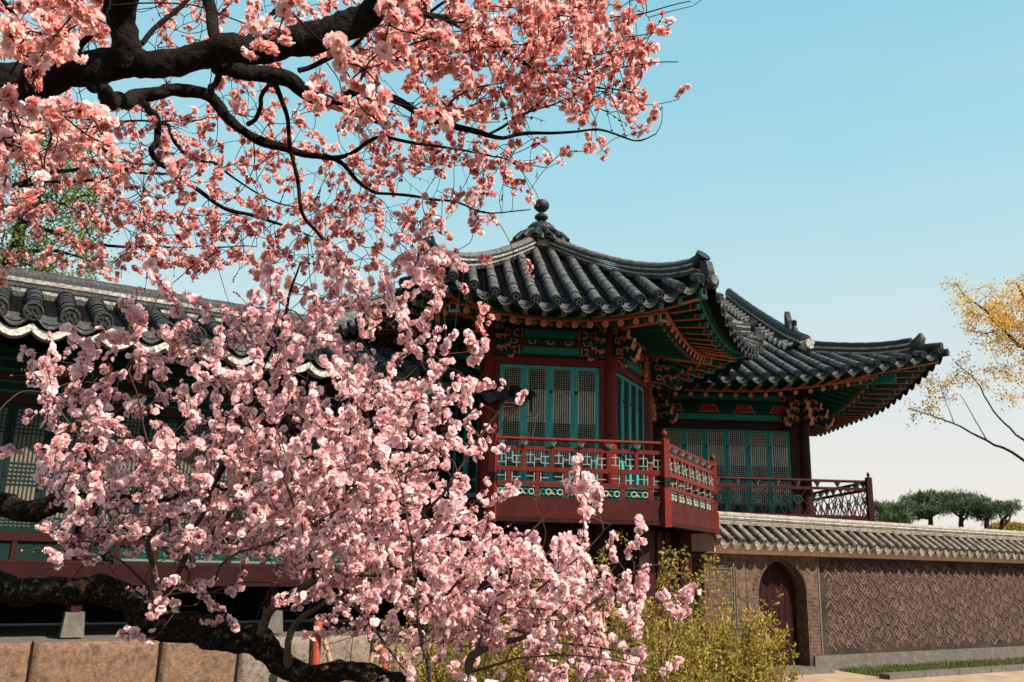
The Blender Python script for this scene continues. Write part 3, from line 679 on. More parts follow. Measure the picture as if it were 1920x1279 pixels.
# roof figures
for i, (tt_, sc_) in enumerate(((3.55, 1.0), (3.15, .75))):
    b = hallF(GX, tt_)+Vector((0, 0, .42)); mb = MB(); f2 = Fr(b.x, b.y, -PI/2)
    if i == 0:
        mb.prism(f2, [(-.16, b.z-.05), (.2, b.z-.05), (.16, b.z+.12), (.04, b.z+.24), (-.05, b.z+.42), (-.14, b.z+.52), (-.2, b.z+.4), (-.2, b.z+.15)], -.06, .06, M['tile'])
    else:
        mb.lathe((b.x, b.y, b.z-.05), [(0, 0), (.1, 0), (.085, .12), (.05, .2), (.07, .25), (.075, .3), (.04, .35), (0, .37)], M['tile'], 10); mb.tube([(b.x, b.y, b.z+.24), (b.x, b.y-.13, b.z+.26)], [.05, .02], M['tile'], 6)
        mb.tube([(b.x, b.y-.03, b.z), (b.x, b.y-.12, b.z-.04)], [.045, .03], M['tile'], 6)
    mb.build('roof_figure', hall)
path = [Vector((x, EY+.9*10.1, 10.1)) for x in [1.5+4.7*i/14 for i in range(15)]]
ridge(path, .3, .5, .12, 'main_ridge', hall, dark=M['tile'])
mb = MB(); mb.face([(GX-.05, EY+2.3, 7.2), (GX-.05, 26.2, 9.3), (GX-.05, 26.2, 7.2)], M['dred']); mb.build('gable_wall', hall)
def hall_eaves():
    n = 20
    for i in range(n):
        x = 2.3+i*.33
        if x > 8.9: break
        xw = min(x, 6.6+(x-6.6)*.3 if x > 6.6 else x); mb = MB()
        rafter(mb, Vector((xw, 20.0, 6.22)), Vector((x*1.0 if x < 6.6 else 6.6+(x-6.6)*.84, 18.95, hz(x)-.26)), .055); mb.build('rafter', hall)
        mb = MB(); flyer(mb, Vector((xw+(x-xw)*.6, 19.2, hz(x)-.13)), Vector((x, EY+.16, hz(x)-.14)), .08, .09); mb.build('flying_rafter', hall)
    for i in range(22):
        y = 18.6+i*.33
        yw = max(y, 20.1-(20.1-y)*.3) if y < 20.1 else y; mb = MB()
        rafter(mb, Vector((6.7, yw, 6.22)), Vector((8.15, y if y > 20.1 else 20.1-(20.1-y)*.84, hsz(y)-.26)), .055); mb.build('rafter', hall)
        mb = MB(); flyer(mb, Vector((7.8, yw+(y-yw)*.6, hsz(y)-.13)), Vector((EX-.16, y, hsz(y)-.14)), .08, .09); mb.build('flying_rafter', hall)
    mb = MB(); mb.beam((6.7, 20.0, 6.15), (8.4, 18.75, 6.12), .15, .2, M['teal']); mb.beam((7.4, 19.4, 6.25), (EX-.1, EY+.1, hz(EX)-.16), .14, .16, M['green']); mb.beam((7.4, 19.4, 6.165), (EX-.1, EY+.1, hz(EX)-.245), .1, .01, M['salmon']); mb.build('corner_rafter', hall)
    mb = MB(); xs = [1.5+(EX-1.5)*j/24 for j in range(25)]; ys = [EY+8.1*j/24 for j in range(25)]
    def rf(y, off, ins=0): return [Vector((min(x, EX-ins), y, hz(x)+off)) for x in xs]
    def rs(x, off, ins=0): return [Vector((x, max(y, EY+ins), hsz(y)+off)) for y in ys]
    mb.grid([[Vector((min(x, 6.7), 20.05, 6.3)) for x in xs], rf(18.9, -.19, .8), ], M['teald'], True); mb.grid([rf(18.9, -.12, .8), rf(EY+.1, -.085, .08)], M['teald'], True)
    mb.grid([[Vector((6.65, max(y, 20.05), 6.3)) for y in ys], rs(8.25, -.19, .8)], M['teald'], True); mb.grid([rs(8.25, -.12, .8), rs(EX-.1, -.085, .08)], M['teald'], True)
    mb.build('soffit_board', hall)
    mb = MB()
    for A, B, mm in ((rf(18.9, -.2, .8), rf(18.9, -.16, .8), 'orange'), (rf(18.897, -.16, .8), rf(18.897, -.12, .8), 'teal'), (rf(EY+.07, -.1, .05), rf(EY+.07, -.07, .05), 'teal'), (rf(EY+.05, -.07, .03), rf(EY+.05, -.02, .03), 'green'),
                    (rs(8.25, -.2, .8), rs(8.25, -.16, .8), 'orange'), (rs(EX-.07, -.1, .05), rs(EX-.07, -.07, .05), 'orange'), (rs(EX-.05, -.07, .03), rs(EX-.05, -.02, .03), 'green')):
        mb.grid([A, B], M[mm], False)
    mb.build('eave_board', hall)
hall_eaves()
KH = 1.16; hall.scale = (KH, KH, KH); hall.location = EYE + (hall.location-EYE)*KH      # a generous hall standing clear of the garden wall

# ------------------------------------------------------------ corridor wing on the left, its reds and teals darkened in place of shade
TH = R(30.378); CR = Fr(0, 0, TH); NW = 13.55; NE = 12.3
wing = thing('corridor_wing', 'long tiled corridor wing on the left behind the blossoms, over a stone terrace', 'building', CR.P(1, 14, .93))
URW = 7.62
def wingS(u, t):
    s = t/2.15; return CR.P(u, NE+t*.92, 4.95 + .74*(.85*s+.15*s*s) - .28*max(0, (u-3.5)/4)**1.3*max(0, 1-t))
wus = [-5.0+.4*i+.085-.4+.32 for i in range(33)]; wus = [u for u in wus if u < URW]
roof_tiles(wingS, wus, 0, lambda u: 2.1, .118, .15, M['tile'], M['tilec'], 'roof_tile', wing, mend=M['tilec'], drip=.17, white_under=6.2)  # dark bed, lighter tubes: sun and shade put into the tile colours
mb = MB()
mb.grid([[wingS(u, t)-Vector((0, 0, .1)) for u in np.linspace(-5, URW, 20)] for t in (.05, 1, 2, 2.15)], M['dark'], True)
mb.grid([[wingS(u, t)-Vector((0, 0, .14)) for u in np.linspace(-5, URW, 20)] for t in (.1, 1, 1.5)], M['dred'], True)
mb.grid([[CR.P(u, NE+2.0+.92*t, 5.6-1.0*t/3) for u in np.linspace(-5, URW, 20)] for t in (0, 3)], M['tilec'], True)
mb.build('roof_board', wing)
mb = MB(); V = [wingS(URW, t) for t in (0, .5, 1, 1.5, 2.1)]
mb.grid([[p+Vector((0, 0, .02)) for p in V], [p-Vector((0, 0, .22)) for p in V]], M['dred'], False); mb.grid([[p+CR.t*.05+Vector((0, 0, .02)) for p in V], [p+CR.t*.05-Vector((0, 0, .22)) for p in V]], M['dred'], False)
mb.tube([p+Vector((0, 0, .05)) for p in V], .09, M['tile'], 8); mb.build('verge_board', wing)
path = [CR.P(u, NE+1.95, 5.58) for u in np.linspace(-5, 5.6, 44)]
ridge(path, .3, .34, .11, 'main_ridge', wing, dark=M['tilec'])
cols = [-1.4, 1.25, 3.9, 6.55]
for u in cols:
    mb = MB(); p = CR.P(u, NW, 0); mb.tube([CR.P(u, NW, 1.22), CR.P(u, NW, 4.75)], [.1, .1], M['dred'], 10); mb.build('column', wing)
    mb = MB(); mb.hexa([CR.P(u+x*s, NW-.12+y*s, z) for z, s in ((.93, 1), (1.24, .82)) for y in (-.14, .14) for x in (-.14, .14)], M['stoneg']); mb.build('column_base', wing)
    mb = MB(); mb.box(CR, u-.055, u+.055, NW-.17, NW-.06, 1.241, 1.59, M['dred']); mb.build('floor_post', wing)
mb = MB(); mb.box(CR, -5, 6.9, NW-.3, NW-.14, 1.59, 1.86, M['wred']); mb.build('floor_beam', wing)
mb = MB(); mb.box(CR, -5, 6.9, NW-.25, NW+2.5, 1.865, 1.9, M['dred']); mb.box(CR, -5, 6.9, NW+2.2, NW+2.3, .93, 1.86, M['dark']); mb.build('floor', wing)
mb = MB(); mb.box(CR, -5, 6.9, NW-.04, NW+.04, 2.14, 2.25, M['dred']); mb.box(CR, -5, 6.9, NW-.05, NW+.05, 3.95, 4.06, M['dred'])
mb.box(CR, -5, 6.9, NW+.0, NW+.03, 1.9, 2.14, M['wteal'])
for i in range(18): mb.box(CR, -4.8+i*.65, -4.74+i*.65, NW-.03, NW-.001, 1.901, 2.139, M['dred'])
mb.build('door_frame', wing)
for j, (c0, c1) in enumerate(zip([-4.05]+cols, cols)):
    lo = c0+.12; hi = c1-.12; n = 5; w = (hi-lo)/n
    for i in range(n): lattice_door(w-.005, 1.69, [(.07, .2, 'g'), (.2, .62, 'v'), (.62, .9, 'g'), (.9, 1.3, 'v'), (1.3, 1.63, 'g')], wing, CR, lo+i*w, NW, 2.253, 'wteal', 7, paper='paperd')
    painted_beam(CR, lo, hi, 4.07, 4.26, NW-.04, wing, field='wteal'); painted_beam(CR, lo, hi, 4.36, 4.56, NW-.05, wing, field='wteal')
    mb = MB(); mb.box(CR, lo, hi, NW-.02, NW+.05, 4.26, 4.36, M['dred']); mb.build('painted_strip', wing)
    mb = MB(); mb.tube([CR.P(c0, NW, 4.68), CR.P(c1, NW, 4.68)], .09, M['teald'], 10); mb.box(CR, c0, c1, NW-.04, NW+.04, 4.56, 4.63, M['dred']); mb.build('purlin', wing)
for u in cols: scroll_bracket(CR.P(u, NW-.08, 4.1), -CR.n, wing, .6)
for i in range(36):
    u = -4.9+i*.33; mb = MB(); rafter(mb, CR.P(u, NW+.1, 5.0), CR.P(u, NE+.42, 4.78-.2*max(0, (u-3.5)/4)**1.3), .05); mb.build('rafter', wing)
    if u > 6.6: break
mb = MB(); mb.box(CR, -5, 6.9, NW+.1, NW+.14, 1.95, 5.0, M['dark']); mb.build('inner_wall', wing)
# veranda railing
mb = MB(); VB = NW-.27
mb.box(CR, 1.62, 6.8, VB-.03, VB+.03, 1.861, 1.9, M['dred']); mb.box(CR, 1.62, 6.8, VB-.03, VB+.03, 2.12, 2.18, M['dred']); mb.box(CR, 1.62, 6.8, VB-.03, VB+.03, 2.5, 2.56, M['dred'])
for i in range(11): mb.box(CR, 1.62+i*.5, 1.68+i*.5, VB-.025, VB+.025, 1.9, 2.5, M['dred'])
mb.build('rail_frame', wing)
mb = MB()
for i in range(10):
    a = 1.69+i*.5
    for k in range(3):
        mb.beam(CR.P(a+.14*k, VB-.004, 2.19), CR.P(min(a+.42, a+.14*k+.28), VB-.004, 2.19+min(.29, (.42-.14*k)*1.03)), .012, .014, M['tealgrey'])
        mb.beam(CR.P(a+.42-.14*k, VB+.006, 2.19), CR.P(max(a, a+.42-.14*k-.28), VB+.006, 2.19+min(.29, (.42-.14*k)*1.03)), .012, .014, M['tealgrey'])
mb.build('white_lattice', wing)
mb = MB()
for i in range(10):
    a = 1.69+i*.5; mb.box(CR, a, a+.42, VB+.002, VB+.012, 1.9, 2.12, M['teald'])
    mb.box(CR, a, a+.42, VB-.004, VB+.0, 1.91, 1.94, M['tealgrey'])
    for k in range(7): mb.arc(CR, a+.04+.057*k, 1.97+.05*(k % 3)*.9, .022+.008*(k % 2), .013, 0, 300, VB-.008, VB+.001, M['tealgrey'] if k % 2 else M['teald'], 6)
mb.build('carved_panel', wing)

# ------------------------------------------------------------ stone terrace: each block is a part
ter = thing('stone_terrace', 'low terrace of big rough granite blocks under the corridor wing', 'terrace', CR.P(2, 13, 0))
NT = 12.9; cuts = [-6, -4.1, -2.4, -.85, .78, 2.3, 3.33, 4.36, 5.3, 6.4, 7.4]
for r_, (z0, z1) in enumerate(((.22, .915), (-.05, .2))):
    for i in range(len(cuts)-1):
        a0 = cuts[i]+(.4 if r_ else 0); a1 = cuts[i+1]+(.4 if r_ else 0)
        n1, n2 = 30, 12; rows = []; ms_ = M['stone'] if a1 < 3.4 and not r_ else M['stonel']
        for b in range(n2+1):
            fz_ = b/n2; row = []
            for a in range(n1+1):
                fa = a/n1; ed = min(fa*(a1-a0), (1-fa)*(a1-a0), fz_*(z1-z0)+.02, (1-fz_)*(z1-z0)+.02); rd = max(0, .09-ed)/.09
                P = CR.P(lerp(a0+.018, a1-.018, fa), NT, lerp(z0+.01, z1-.008, fz_)); d = .06*rd**2 + .022*noise.noise(P*3)+.008*noise.noise(P*14)
                row.append(P+CR.n*d)
            rows.append(row)
        mb = MB(); mb.grid(rows, ms_, True)
        mb.grid([rows[-1], [p+CR.n*.5 for p in rows[-1]]], M['stoneg'], False); mb.grid([[r[0] for r in rows], [r[0]+CR.n*.4 for r in rows]], M['stone'], False); mb.grid([[r[-1] for r in rows], [r[-1]+CR.n*.4 for r in rows]], M['stone'], False)
        mb.build('stone_block', ter)
mb = MB(); mb.box(CR, -6, 7.6, NT+.3, NT+5.5, .3, .9, M['stoneg']); mb.box(CR, -6, 7.4, NT+.06, NT+.29, 0, .86, M['dark']); mb.build('terrace_top', ter)

# ------------------------------------------------------------ boundary wall with the arched door
wall = thing('boundary_wall', 'tiled garden wall of fret-patterned brick with an arched opening', 'wall', CR.P(16, 13.1, 0))
NB = 13.1; U0, U1 = 12.1, 32
mb = MB()
mb.box(CR, 15.32, U1, NB+.02, NB+.4, .3, 2.28, M['brickd']); mb.build('brick_panel_ground', wall)
mb = MB()          # fret of bars, modelled in relief
c45 = math.cos(R(47)); s45 = math.sin(R(47)); L = .4; pw = .062
def bar(cx, cz, ang, ln, w=.036):
    c, s = math.cos(ang), math.sin(ang); hx, hz_ = c*ln/2, s*ln/2; nx, nz = -s*w/2, c*w/2
    pts = [(cx-hx+nx, cz-hz_+nz), (cx-hx-nx, cz-hz_-nz), (cx+hx-nx, cz+hz_-nz), (cx+hx+nx, cz+hz_+nz)]
    if min(p[0] for p in pts) < 15.42 or max(p[1] for p in pts) > 2.24 or min(p[1] for p in pts) < .34 or max(p[0] for p in pts) > 27: return
    d = RNG.uniform(-.004, .004)
    mb.prism(CR, pts, NB+.011+d, NB+.024, M['brick'])
# square fields of parallel bars, turned alternately, with a hooked bar closing each
cs = .215
for i in range(-60, 80):
    for j in range(-60, 60):
        gx = i*cs; gz = j*cs; x = 15.3+gx*c45-gz*s45; z = .3+gx*s45+gz*c45
        if not (15.2 < x < 27.2 and .15 < z < 2.45): continue
        v_ = (i+j) % 2; a = R(47)+(PI/2 if v_ else 0)
        for k in (-1, 0, 1):
            ox, oz = -math.sin(a)*k*.07, math.cos(a)*k*.07; sh = (.07 if k == 0 else -.04*k) * (1 if i % 2 else -1)
            bar(x+ox+math.cos(a)*sh, z+oz+math.sin(a)*sh, a, cs*(1.4 if k == 0 else .9), .036)
mb.build('fret_brickwork', wall)
mb = MB(); mb.box(CR, 15.26, 15.31, NB-.012, NB+.1, .3, 2.27, M['wedge']) if 0 else mb.box(CR, 15.27, 15.31, NB-.01, NB+.1, .31, 2.27, M['stoneg']); mb.build('panel_edge', wall)
mb = MB()
for i in range(12):
    a = 15.0+i*1.55; mb.box(CR, a+.004, a+1.546, NB-.05, NB+.4, .0, .3, M['stoneg'])
mb.build('stone_course', wall)
mb = MB(); mb.prism(CR, [], 0, 0, M['plaster']) if 0 else None
mb.grid([[CR.P(u, b, z) for u in np.linspace(U0, U1, 30)] for b, z in ((NB+.02, 2.275), (NB-.06, 2.28), (NB-.09, 2.3), (NB-.2, 2.52), (NB+.3, 2.54))], M['plaster'], True); mb.build('cornice', wall)
# brick surround with arched opening
AC, AW, ZS, RH = 14.22, .69, 1.5, .68
mb = MB(); N = 20
arch = [(AC+AW, .0)]+[(AC+AW*math.cos(PI*i/N), ZS+RH*math.sin(PI*i/N)) for i in range(N+1)]+[(AC-AW, 0)]
outer = [(15.26, 0)]+[(15.26 if i < N/2 else 13.2 if i > N/2 else AC, 2.275) if abs(math.cos(PI*i/N)) < .999 else ((15.26, ZS) if i == 0 else (13.2, ZS)) for i in range(N+1)]+[(13.2, 0)]
outer = [(15.26, 0)]+[(lerp(15.26, 13.2, i/N), 2.275) for i in range(N+1)]+[(13.2, 0)]
for i in range(len(arch)-1): mb.face([CR.P(outer[i][0], NB, outer[i][1]), CR.P(outer[i+1][0], NB, outer[i+1][1]), CR.P(arch[i+1][0], NB, arch[i+1][1]), CR.P(arch[i][0], NB, arch[i][1])], M['pier'] if 'pier' in M else M['brickj'])
for i in range(len(arch)-1): mb.face([CR.P(arch[i][0], NB, arch[i][1]), CR.P(arch[i+1][0], NB, arch[i+1][1]), CR.P(arch[i+1][0], NB+.42, arch[i+1][1]), CR.P(arch[i][0], NB+.42, arch[i][1])], M['brickj'])
mb.build('door_surround', wall)
mb = MB()          # voussoirs and pier bricks standing 6 mm proud
for i in range(26):
    t = PI*(i+.5)/26; w = PI/26*.44
    q = [(AC+(AW+.02)*math.cos(t-w), ZS+(RH+.02)*math.sin(t-w)), (AC+(AW+.02)*math.cos(t+w), ZS+(RH+.02)*math.sin(t+w)), (AC+(AW+.16)*math.cos(t+w), min(2.265, ZS+(RH+.14)*math.sin(t+w))), (AC+(AW+.16)*math.cos(t-w), min(2.265, ZS+(RH+.14)*math.sin(t-w)))]
    if q[2][1] - q[1][1] < .005 and abs(math.cos(t)) < .3: continue
    mb.prism(CR, q, NB-.008, NB-.001, M['brickj'])
for r_ in range(21):
    z = .03+r_*.07
    for s, a0_, a1_ in ((1, AC+AW+.03, 15.25), (-1, 13.21, AC-AW-.03)):
        x = a0_; k = 0
        while x < a1_-.03:
            w = min(.17 if (r_ % 2 == 0 or k) else .09, a1_-x); mb.box(CR, x+.004, x+w-.004, NB-.008, NB-.001, z, z+.058, M['brickj']); x += w; k += 1
mb.build('pier_brickwork', wall)
mb = MB(); dn = NB+.3
pts = [(AC+AW+.02, 0.1)]+[(AC+(AW+.02)*math.cos(PI*i/N), ZS+(RH+.02)*math.sin(PI*i/N)) for i in range(N+1)]+[(AC-AW-.02, 0.1)]
for i in range(7):
    a = AC-AW+i*.2; 
mb.prism(CR, pts, dn, dn+.05, M['door'])
dr = mb.build('arched_door', wall)
mb = MB()
for i in range(8): mb.box(CR, AC-AW+.02+i*.17, AC-AW+.03+i*.17+.145, dn-.012, dn-.001, .12, 1.5+.5*math.sin(math.acos(min(1, max(-1, (AC-AW+.1+i*.17-AC)/AW)))), M['door'])
mb.build('plank', dr)
mb = MB(); mb.tube([CR.P(AC-.28, dn-.03, .95), CR.P(AC-.28, dn-.012, .95)], .09, M['iron'], 12); mb.build('door_boss', dr)
mb = MB(); mb.box(CR, 13.3, 15.2, NB-.35, NB+.5, 0, .1, M['stoneg']); mb.build('threshold', wall)
# carved left panel
mb = MB(); mb.box(CR, U0, 13.19, NB+.001, NB+.4, .3, 2.275, M['brickj']); 
for r_ in range(26):
    z = .34+r_*.074
    for k in range(5): 
        a = 12.15+k*.17+(.08 if r_ % 2 else 0); mb.box(CR, a, a+.155, NB-.006, NB+.0, z, min(z+.062, 2.27), M['brickj'])
for k in range(3):
    o = .06*k; mb.box(CR, 12.9-o, 12.92-o, NB-.02, NB-.007, .5+o, 2.1-o, M['stoneg']); mb.box(CR, 12.1, 12.92-o, NB-.0205, NB-.0075, 2.1-o, 2.12-o, M['stoneg'])
mb.build('framed_panel', wall)
def wS(u, t): 
    s = t/.42; return CR.P(u, NB-.36+t, 2.53+.34*s*(1-.1*s))
wu = [12.15+.3*i for i in range(60)]
roof_tiles(wS, wu, 0, lambda u: .4, .065, .1, M['wtile'], M['wtile'], 'coping_tile', wall, mend=M['wtile'], drip=.11, tile_drop=.07, end_out=.03)
mb = MB(); mb.grid([[CR.P(u, NB-.3, 2.5) for u in (U0, U1)], [CR.P(u, NB+.1, 2.85) for u in (U0, U1)], [CR.P(u, NB+.7, 2.45) for u in (U0, U1)]], M['tilec'], False); mb.build('roof_board', wall)
ridge([CR.P(u, NB+.09, 2.87) for u in np.linspace(U0, U1, 90)], .3, .16, .07, 'coping_ridge', wall, dark=M['wtile'], line=M['mortar'], top=M['cop'])
mb = MB(); mb.box(CR, U0, U0+.02, NB-.3, NB+.45, 2.3, 2.85, M['plaster']); mb.build('wall_end', wall)

# ------------------------------------------------------------ ground
mb = MB(); n = 60
rows = [[Vector((x, y, 0)) for x in np.linspace(-300, 300, 40)] for y in np.linspace(-60, 600, 40)]
mb.grid(rows, M['ground'], False); g = mb.build('ground'); g['kind'] = 'structure'
mb = MB(); mb.grid([[CR.P(u, b, .005) for u in np.linspace(9, 34, 20)] for b in (8.5, 10, 12, 13.5)], M['soil'], False); g = mb.build('path'); g['kind'] = 'structure'
mb = MB(); mb.grid([[CR.P(u, b, .02) for u in np.linspace(15.6, 32, 12)] for b in (11.9, 12.6, 13.0)], mat('lawn', (.1, .1, .03), .95, .4, 4, .6, 40), False); g = mb.build('lawn_strip'); g['kind'] = 'structure'
mb = MB()
for i in range(16): mb.box(CR, 15.4+i*1.1, 16.48+i*1.1, 11.62, 11.86, -.02, .1, M['stoneg'])
k = mb.build('stone_kerb'); k['kind'] = 'structure'
mb = MB()
for i in range(9000):
    u = RNG.uniform(15.6, 27); b = RNG.uniform(11.9, 13.02); p = CR.P(u, b, .02); h = RNG.uniform(.03, .1); a = RNG.uniform(0, 6.3); d = Vector((math.cos(a), math.sin(a), 0))*.008
    mb.face([p-d, p+d, p+Vector((RNG.uniform(-.04, .04), RNG.uniform(-.04, .04), h))], M['grass'])
tag(mb.build('grass'), 'short yellow green grass at the foot of the wall', 'grass', kind='stuff')

# ------------------------------------------------------------ trees: traced limbs, grown twigs, modelled blossoms
def smooth_path(pts, per=4):
    """Catmull-Rom through (Vector, radius)"""
    P = [p for p, r in pts]; Q = [r for p, r in pts]; out = []
    for i in range(len(P)-1):
        p0 = P[max(0, i-1)]; p1 = P[i]; p2 = P[i+1]; p3 = P[min(len(P)-1, i+2)]
        for k in range(per):
            t = k/per; t2 = t*t; t3 = t2*t
            out.append((.5*((2*p1)+(p2-p0)*t+(2*p0-5*p1+4*p2-p3)*t2+(3*p1-p0-3*p2+p3)*t3), lerp(Q[i], Q[i+1], t)))
    out.append((P[-1], Q[-1])); return out
def limb(pts, parent, m, nodes, rough=.16, n=10, per=4, name='limb', wob=0, jag=0):
    """pts: (px, py, width in px, depth) -> a real tapered limb in space"""
    raw = [(px3(x, y, d), w/2*d/FPX) for x, y, w, d in pts]
    sp = smooth_path(raw, per); sd_ = RNG.uniform(0, 50)
    if jag:
        sp = [(p+Vector((noise.noise(p*9+Vector((sd_, 0, 0))), noise.noise(p*9+Vector((0, sd_, 0))), noise.noise(p*9+Vector((0, 0, sd_)))))*jag*(.008+r*.5), r) for p, r in sp]
    mb = MB(); mb.tube([p for p, r in sp], [max(r, .0012) for p, r in sp], m, n if raw[0][1] > .012 else 7, True, rough=rough, fq=16, seed=sd_); o = mb.build(name, parent)
    for p, r in sp: nodes.append((p, r))
    return o
def petal_proto(seed, layers, NL=3, NW_=3):
    """one double blossom: verts, quads, rim value; unit radius, facing +Z"""
    r = np.random.default_rng(seed); V = []; F = []; A = []
    for (n, L, wd, tilt, lift) in layers:
        a0 = r.uniform(0, 6.28)
        for k in range(n):
            a = a0+2*PI*k/n+r.normal(0, .14); ti = tilt+r.normal(0, .14); l = L*r.uniform(.88, 1.1); w = wd*r.uniform(.85, 1.15); tw = r.normal(0, .25)
            base = len(V)
            for i in range(NL):
                s = i/(NL-1); ww = w*math.sin(min(1, .12+s*.95)*PI*.62)**.8
                for j in range(NW_):
                    x = -1+2*j/(NW_-1); rr = l*s*(1-.12*x*x*s) + (.05*r.normal() if i == NL-1 else 0)*l
                    h = lift + math.sin(ti)*rr - .28*l*s*s*math.sin(ti)*.6 + .2*w*x*x*(s) + (.03*r.normal() if i > 1 else 0)*l
                    rad = rr*math.cos(ti); yy = x*ww*.5; h += yy*tw*s
                    V.append((rad*math.cos(a)-yy*math.sin(a), rad*math.sin(a)+yy*math.cos(a), h)); A.append(min(1, .1+s*1.15 + .0))
            for i in range(NL-1):
                for j in range(NW_-1):
                    q = base+i*NW_+j; F.append((q, q+1, q+NW_+1, q+NW_))
    return np.array(V), np.array(F), np.array(A)
DOUBLE = [(6, .95, .85, -.05, 0), (6, .88, .75, .4, .05), (6, .78, .62, .8, .1), (4, .55, .5, 1.2, .15)]
BALL = [(6, .9, .8, -.25, .1), (6, .9, .75, .3, .1), (6, .82, .65, .75, .12), (5, .66, .5, 1.15, .18)]
SINGLE = [(5, 1.0, 1.05, .2, 0), (5, .85, .8, .6, .04), (4, .45, .45, 1.0, .08)]
HALF = [(5, .8, .85, .8, 0), (5, .75, .7, 1.1, .05), (4, .6, .55, 1.3, .08)]
BUD = [(4, .5, .65, 1.25, 0), (3, .45, .5, 1.4, 0)]
_L = (DOUBLE, BALL, BALL, DOUBLE, SINGLE, HALF, HALF, BUD)
PROT = [petal_proto(i, l) for i, l in enumerate(_L)] + [petal_proto(i+20, l, 5, 5) for i, l in enumerate(_L)]
def blossoms(items, mpet, name, parent):
    """items: (pos, normal, radius, kind)"""
    Vs = []; Fs = []; Rm = []; Tn = []; off = 0
    for p, nrm, rad, kd in items:
        V, F, A = PROT[kd + (8 if (Vector(p)-EYE).length < 1.9 else 0)]; q = Vector(nrm).to_track_quat('Z', 'Y').to_matrix(); ang = RNG.uniform(0, 6.28); c, s = math.cos(ang), math.sin(ang)
        rot = np.array(q) @ np.array([[c, -s, 0], [s, c, 0], [0, 0, 1]])
        Vs.append(V @ rot.T * rad + np.array(p)); Fs.append(F+off); off += len(V); Rm.append(A); Tn.append(np.full(len(V), RNG.uniform(0, 1)))
    V = np.concatenate(Vs); F = np.concatenate(Fs); o3 = Vector((0, 0, 0)); pp = parent
    while pp: o3 += pp.location; pp = pp.parent
    V = V-np.array(o3)
    me = bpy.data.meshes.new(name); me.vertices.add(len(V)); me.vertices.foreach_set('co', V.astype(np.float32).ravel())
    me.loops.add(F.size); me.loops.foreach_set('vertex_index', F.astype(np.int32).ravel()); me.polygons.add(len(F)); me.polygons.foreach_set('loop_start', np.arange(0, F.size, 4, dtype=np.int32))
    me.polygons.foreach_set('use_smooth', np.ones(len(F), dtype=bool)); me.update(calc_edges=True)
    for nm, d in (('rim', Rm), ('tint', Tn)):
        a = me.attributes.new(nm, 'FLOAT', 'POINT'); a.data.foreach_set('value', np.concatenate(d).astype(np.float32))
    me.materials.append(mpet); o = bpy.data.objects.new(name, me); COL.objects.link(o); o.parent = parent; return o
def sample(grid, x0, y0, cell, n, dfun, thin=1.0):
    """random targets with the density a coarse chart gives"""
    out = []; g = np.array(grid, float); H_, W_ = g.shape
    for r_ in range(H_):
        for c_ in range(W_):
            d = g[r_, c_]
            if d <= 0: continue
            k = RNG.poisson(n*(-math.log(1-min(d, .93)))*thin)
            for _ in range(k):
                x = x0+(c_+RNG.uniform(-.08, 1.08))*cell; y = y0+(r_+RNG.uniform(-.08, 1.08))*cell
                out.append(px3(x, y, dfun(x, y)))
    return out
def grow(nodes, targets, tw, up=.25, step=.05, rmin=.0011, rmax=.004, m=None, maxlen=.8, jag=.35):
    """join every target to the nearest wood by a crooked twig; returns list of (tip, direction)"""
    NP = [np.array(p) for p, r in nodes]; arr = np.array(NP); tips = []
    rad = [r for p, r in nodes]
    T = sorted(targets, key=lambda t: np.min(((arr-np.array(t))**2).sum(1)))
    cap = 40000; buf = np.zeros((cap, 3)); buf[:len(arr)] = arr; nn = len(arr)
    for t in T:
        tv = np.array(t); d2 = ((buf[:nn]-tv)**2).sum(1)
        i = int(np.argmin(d2)); L = math.sqrt(d2[i])
        if L > maxlen or L < .004: 
            if L > maxlen: continue
        p = Vector(buf[i]); tgt = Vector(t); k = max(2, int(L/step)); prev = p; path = [p]
        d0 = (tgt-p); side = d0.orthogonal().normalized() if d0.length > 1e-5 else Vector((1, 0, 0)); side.rotate(Matrix.Rotation(RNG.uniform(0, 6.28), 3, d0.normalized() if d0.length > 1e-5 else Vector((0, 0, 1))))
        bow = L*RNG.uniform(-.22, .22)
        for q in range(1, k+1):
            s = q/k; v = p+d0*s + side*bow*math.sin(PI*s) + Vector((RNG.normal(), RNG.normal(), RNG.normal()))*L/k*.05*jag*3*(s < 1)
            path.append(v)
        r0 = min(rmax, max(rmin*1.3, rad[i]*.75, )) if L > .08 else min(rmin*1.6, rmax)
        r0 = min(r0, rmin+L*.006)
        rr = [lerp(r0, rmin, q/k) for q in range(k+1)]
        sm_ = smooth_path(list(zip(path, rr)), 3); tw.tube([a for a, b in sm_], [b for a, b in sm_], m, 4, False)
        for v, r in zip(path[1:], rr[1:]):
            if nn < cap: buf[nn] = v; nn += 1; rad.append(r)
        tips.append((path[-1], (path[-1]-path[-2]).normalized()))
    return tips
def rv0():
    v = Vector((RNG.normal(), RNG.normal(), RNG.normal())); return v.normalized()
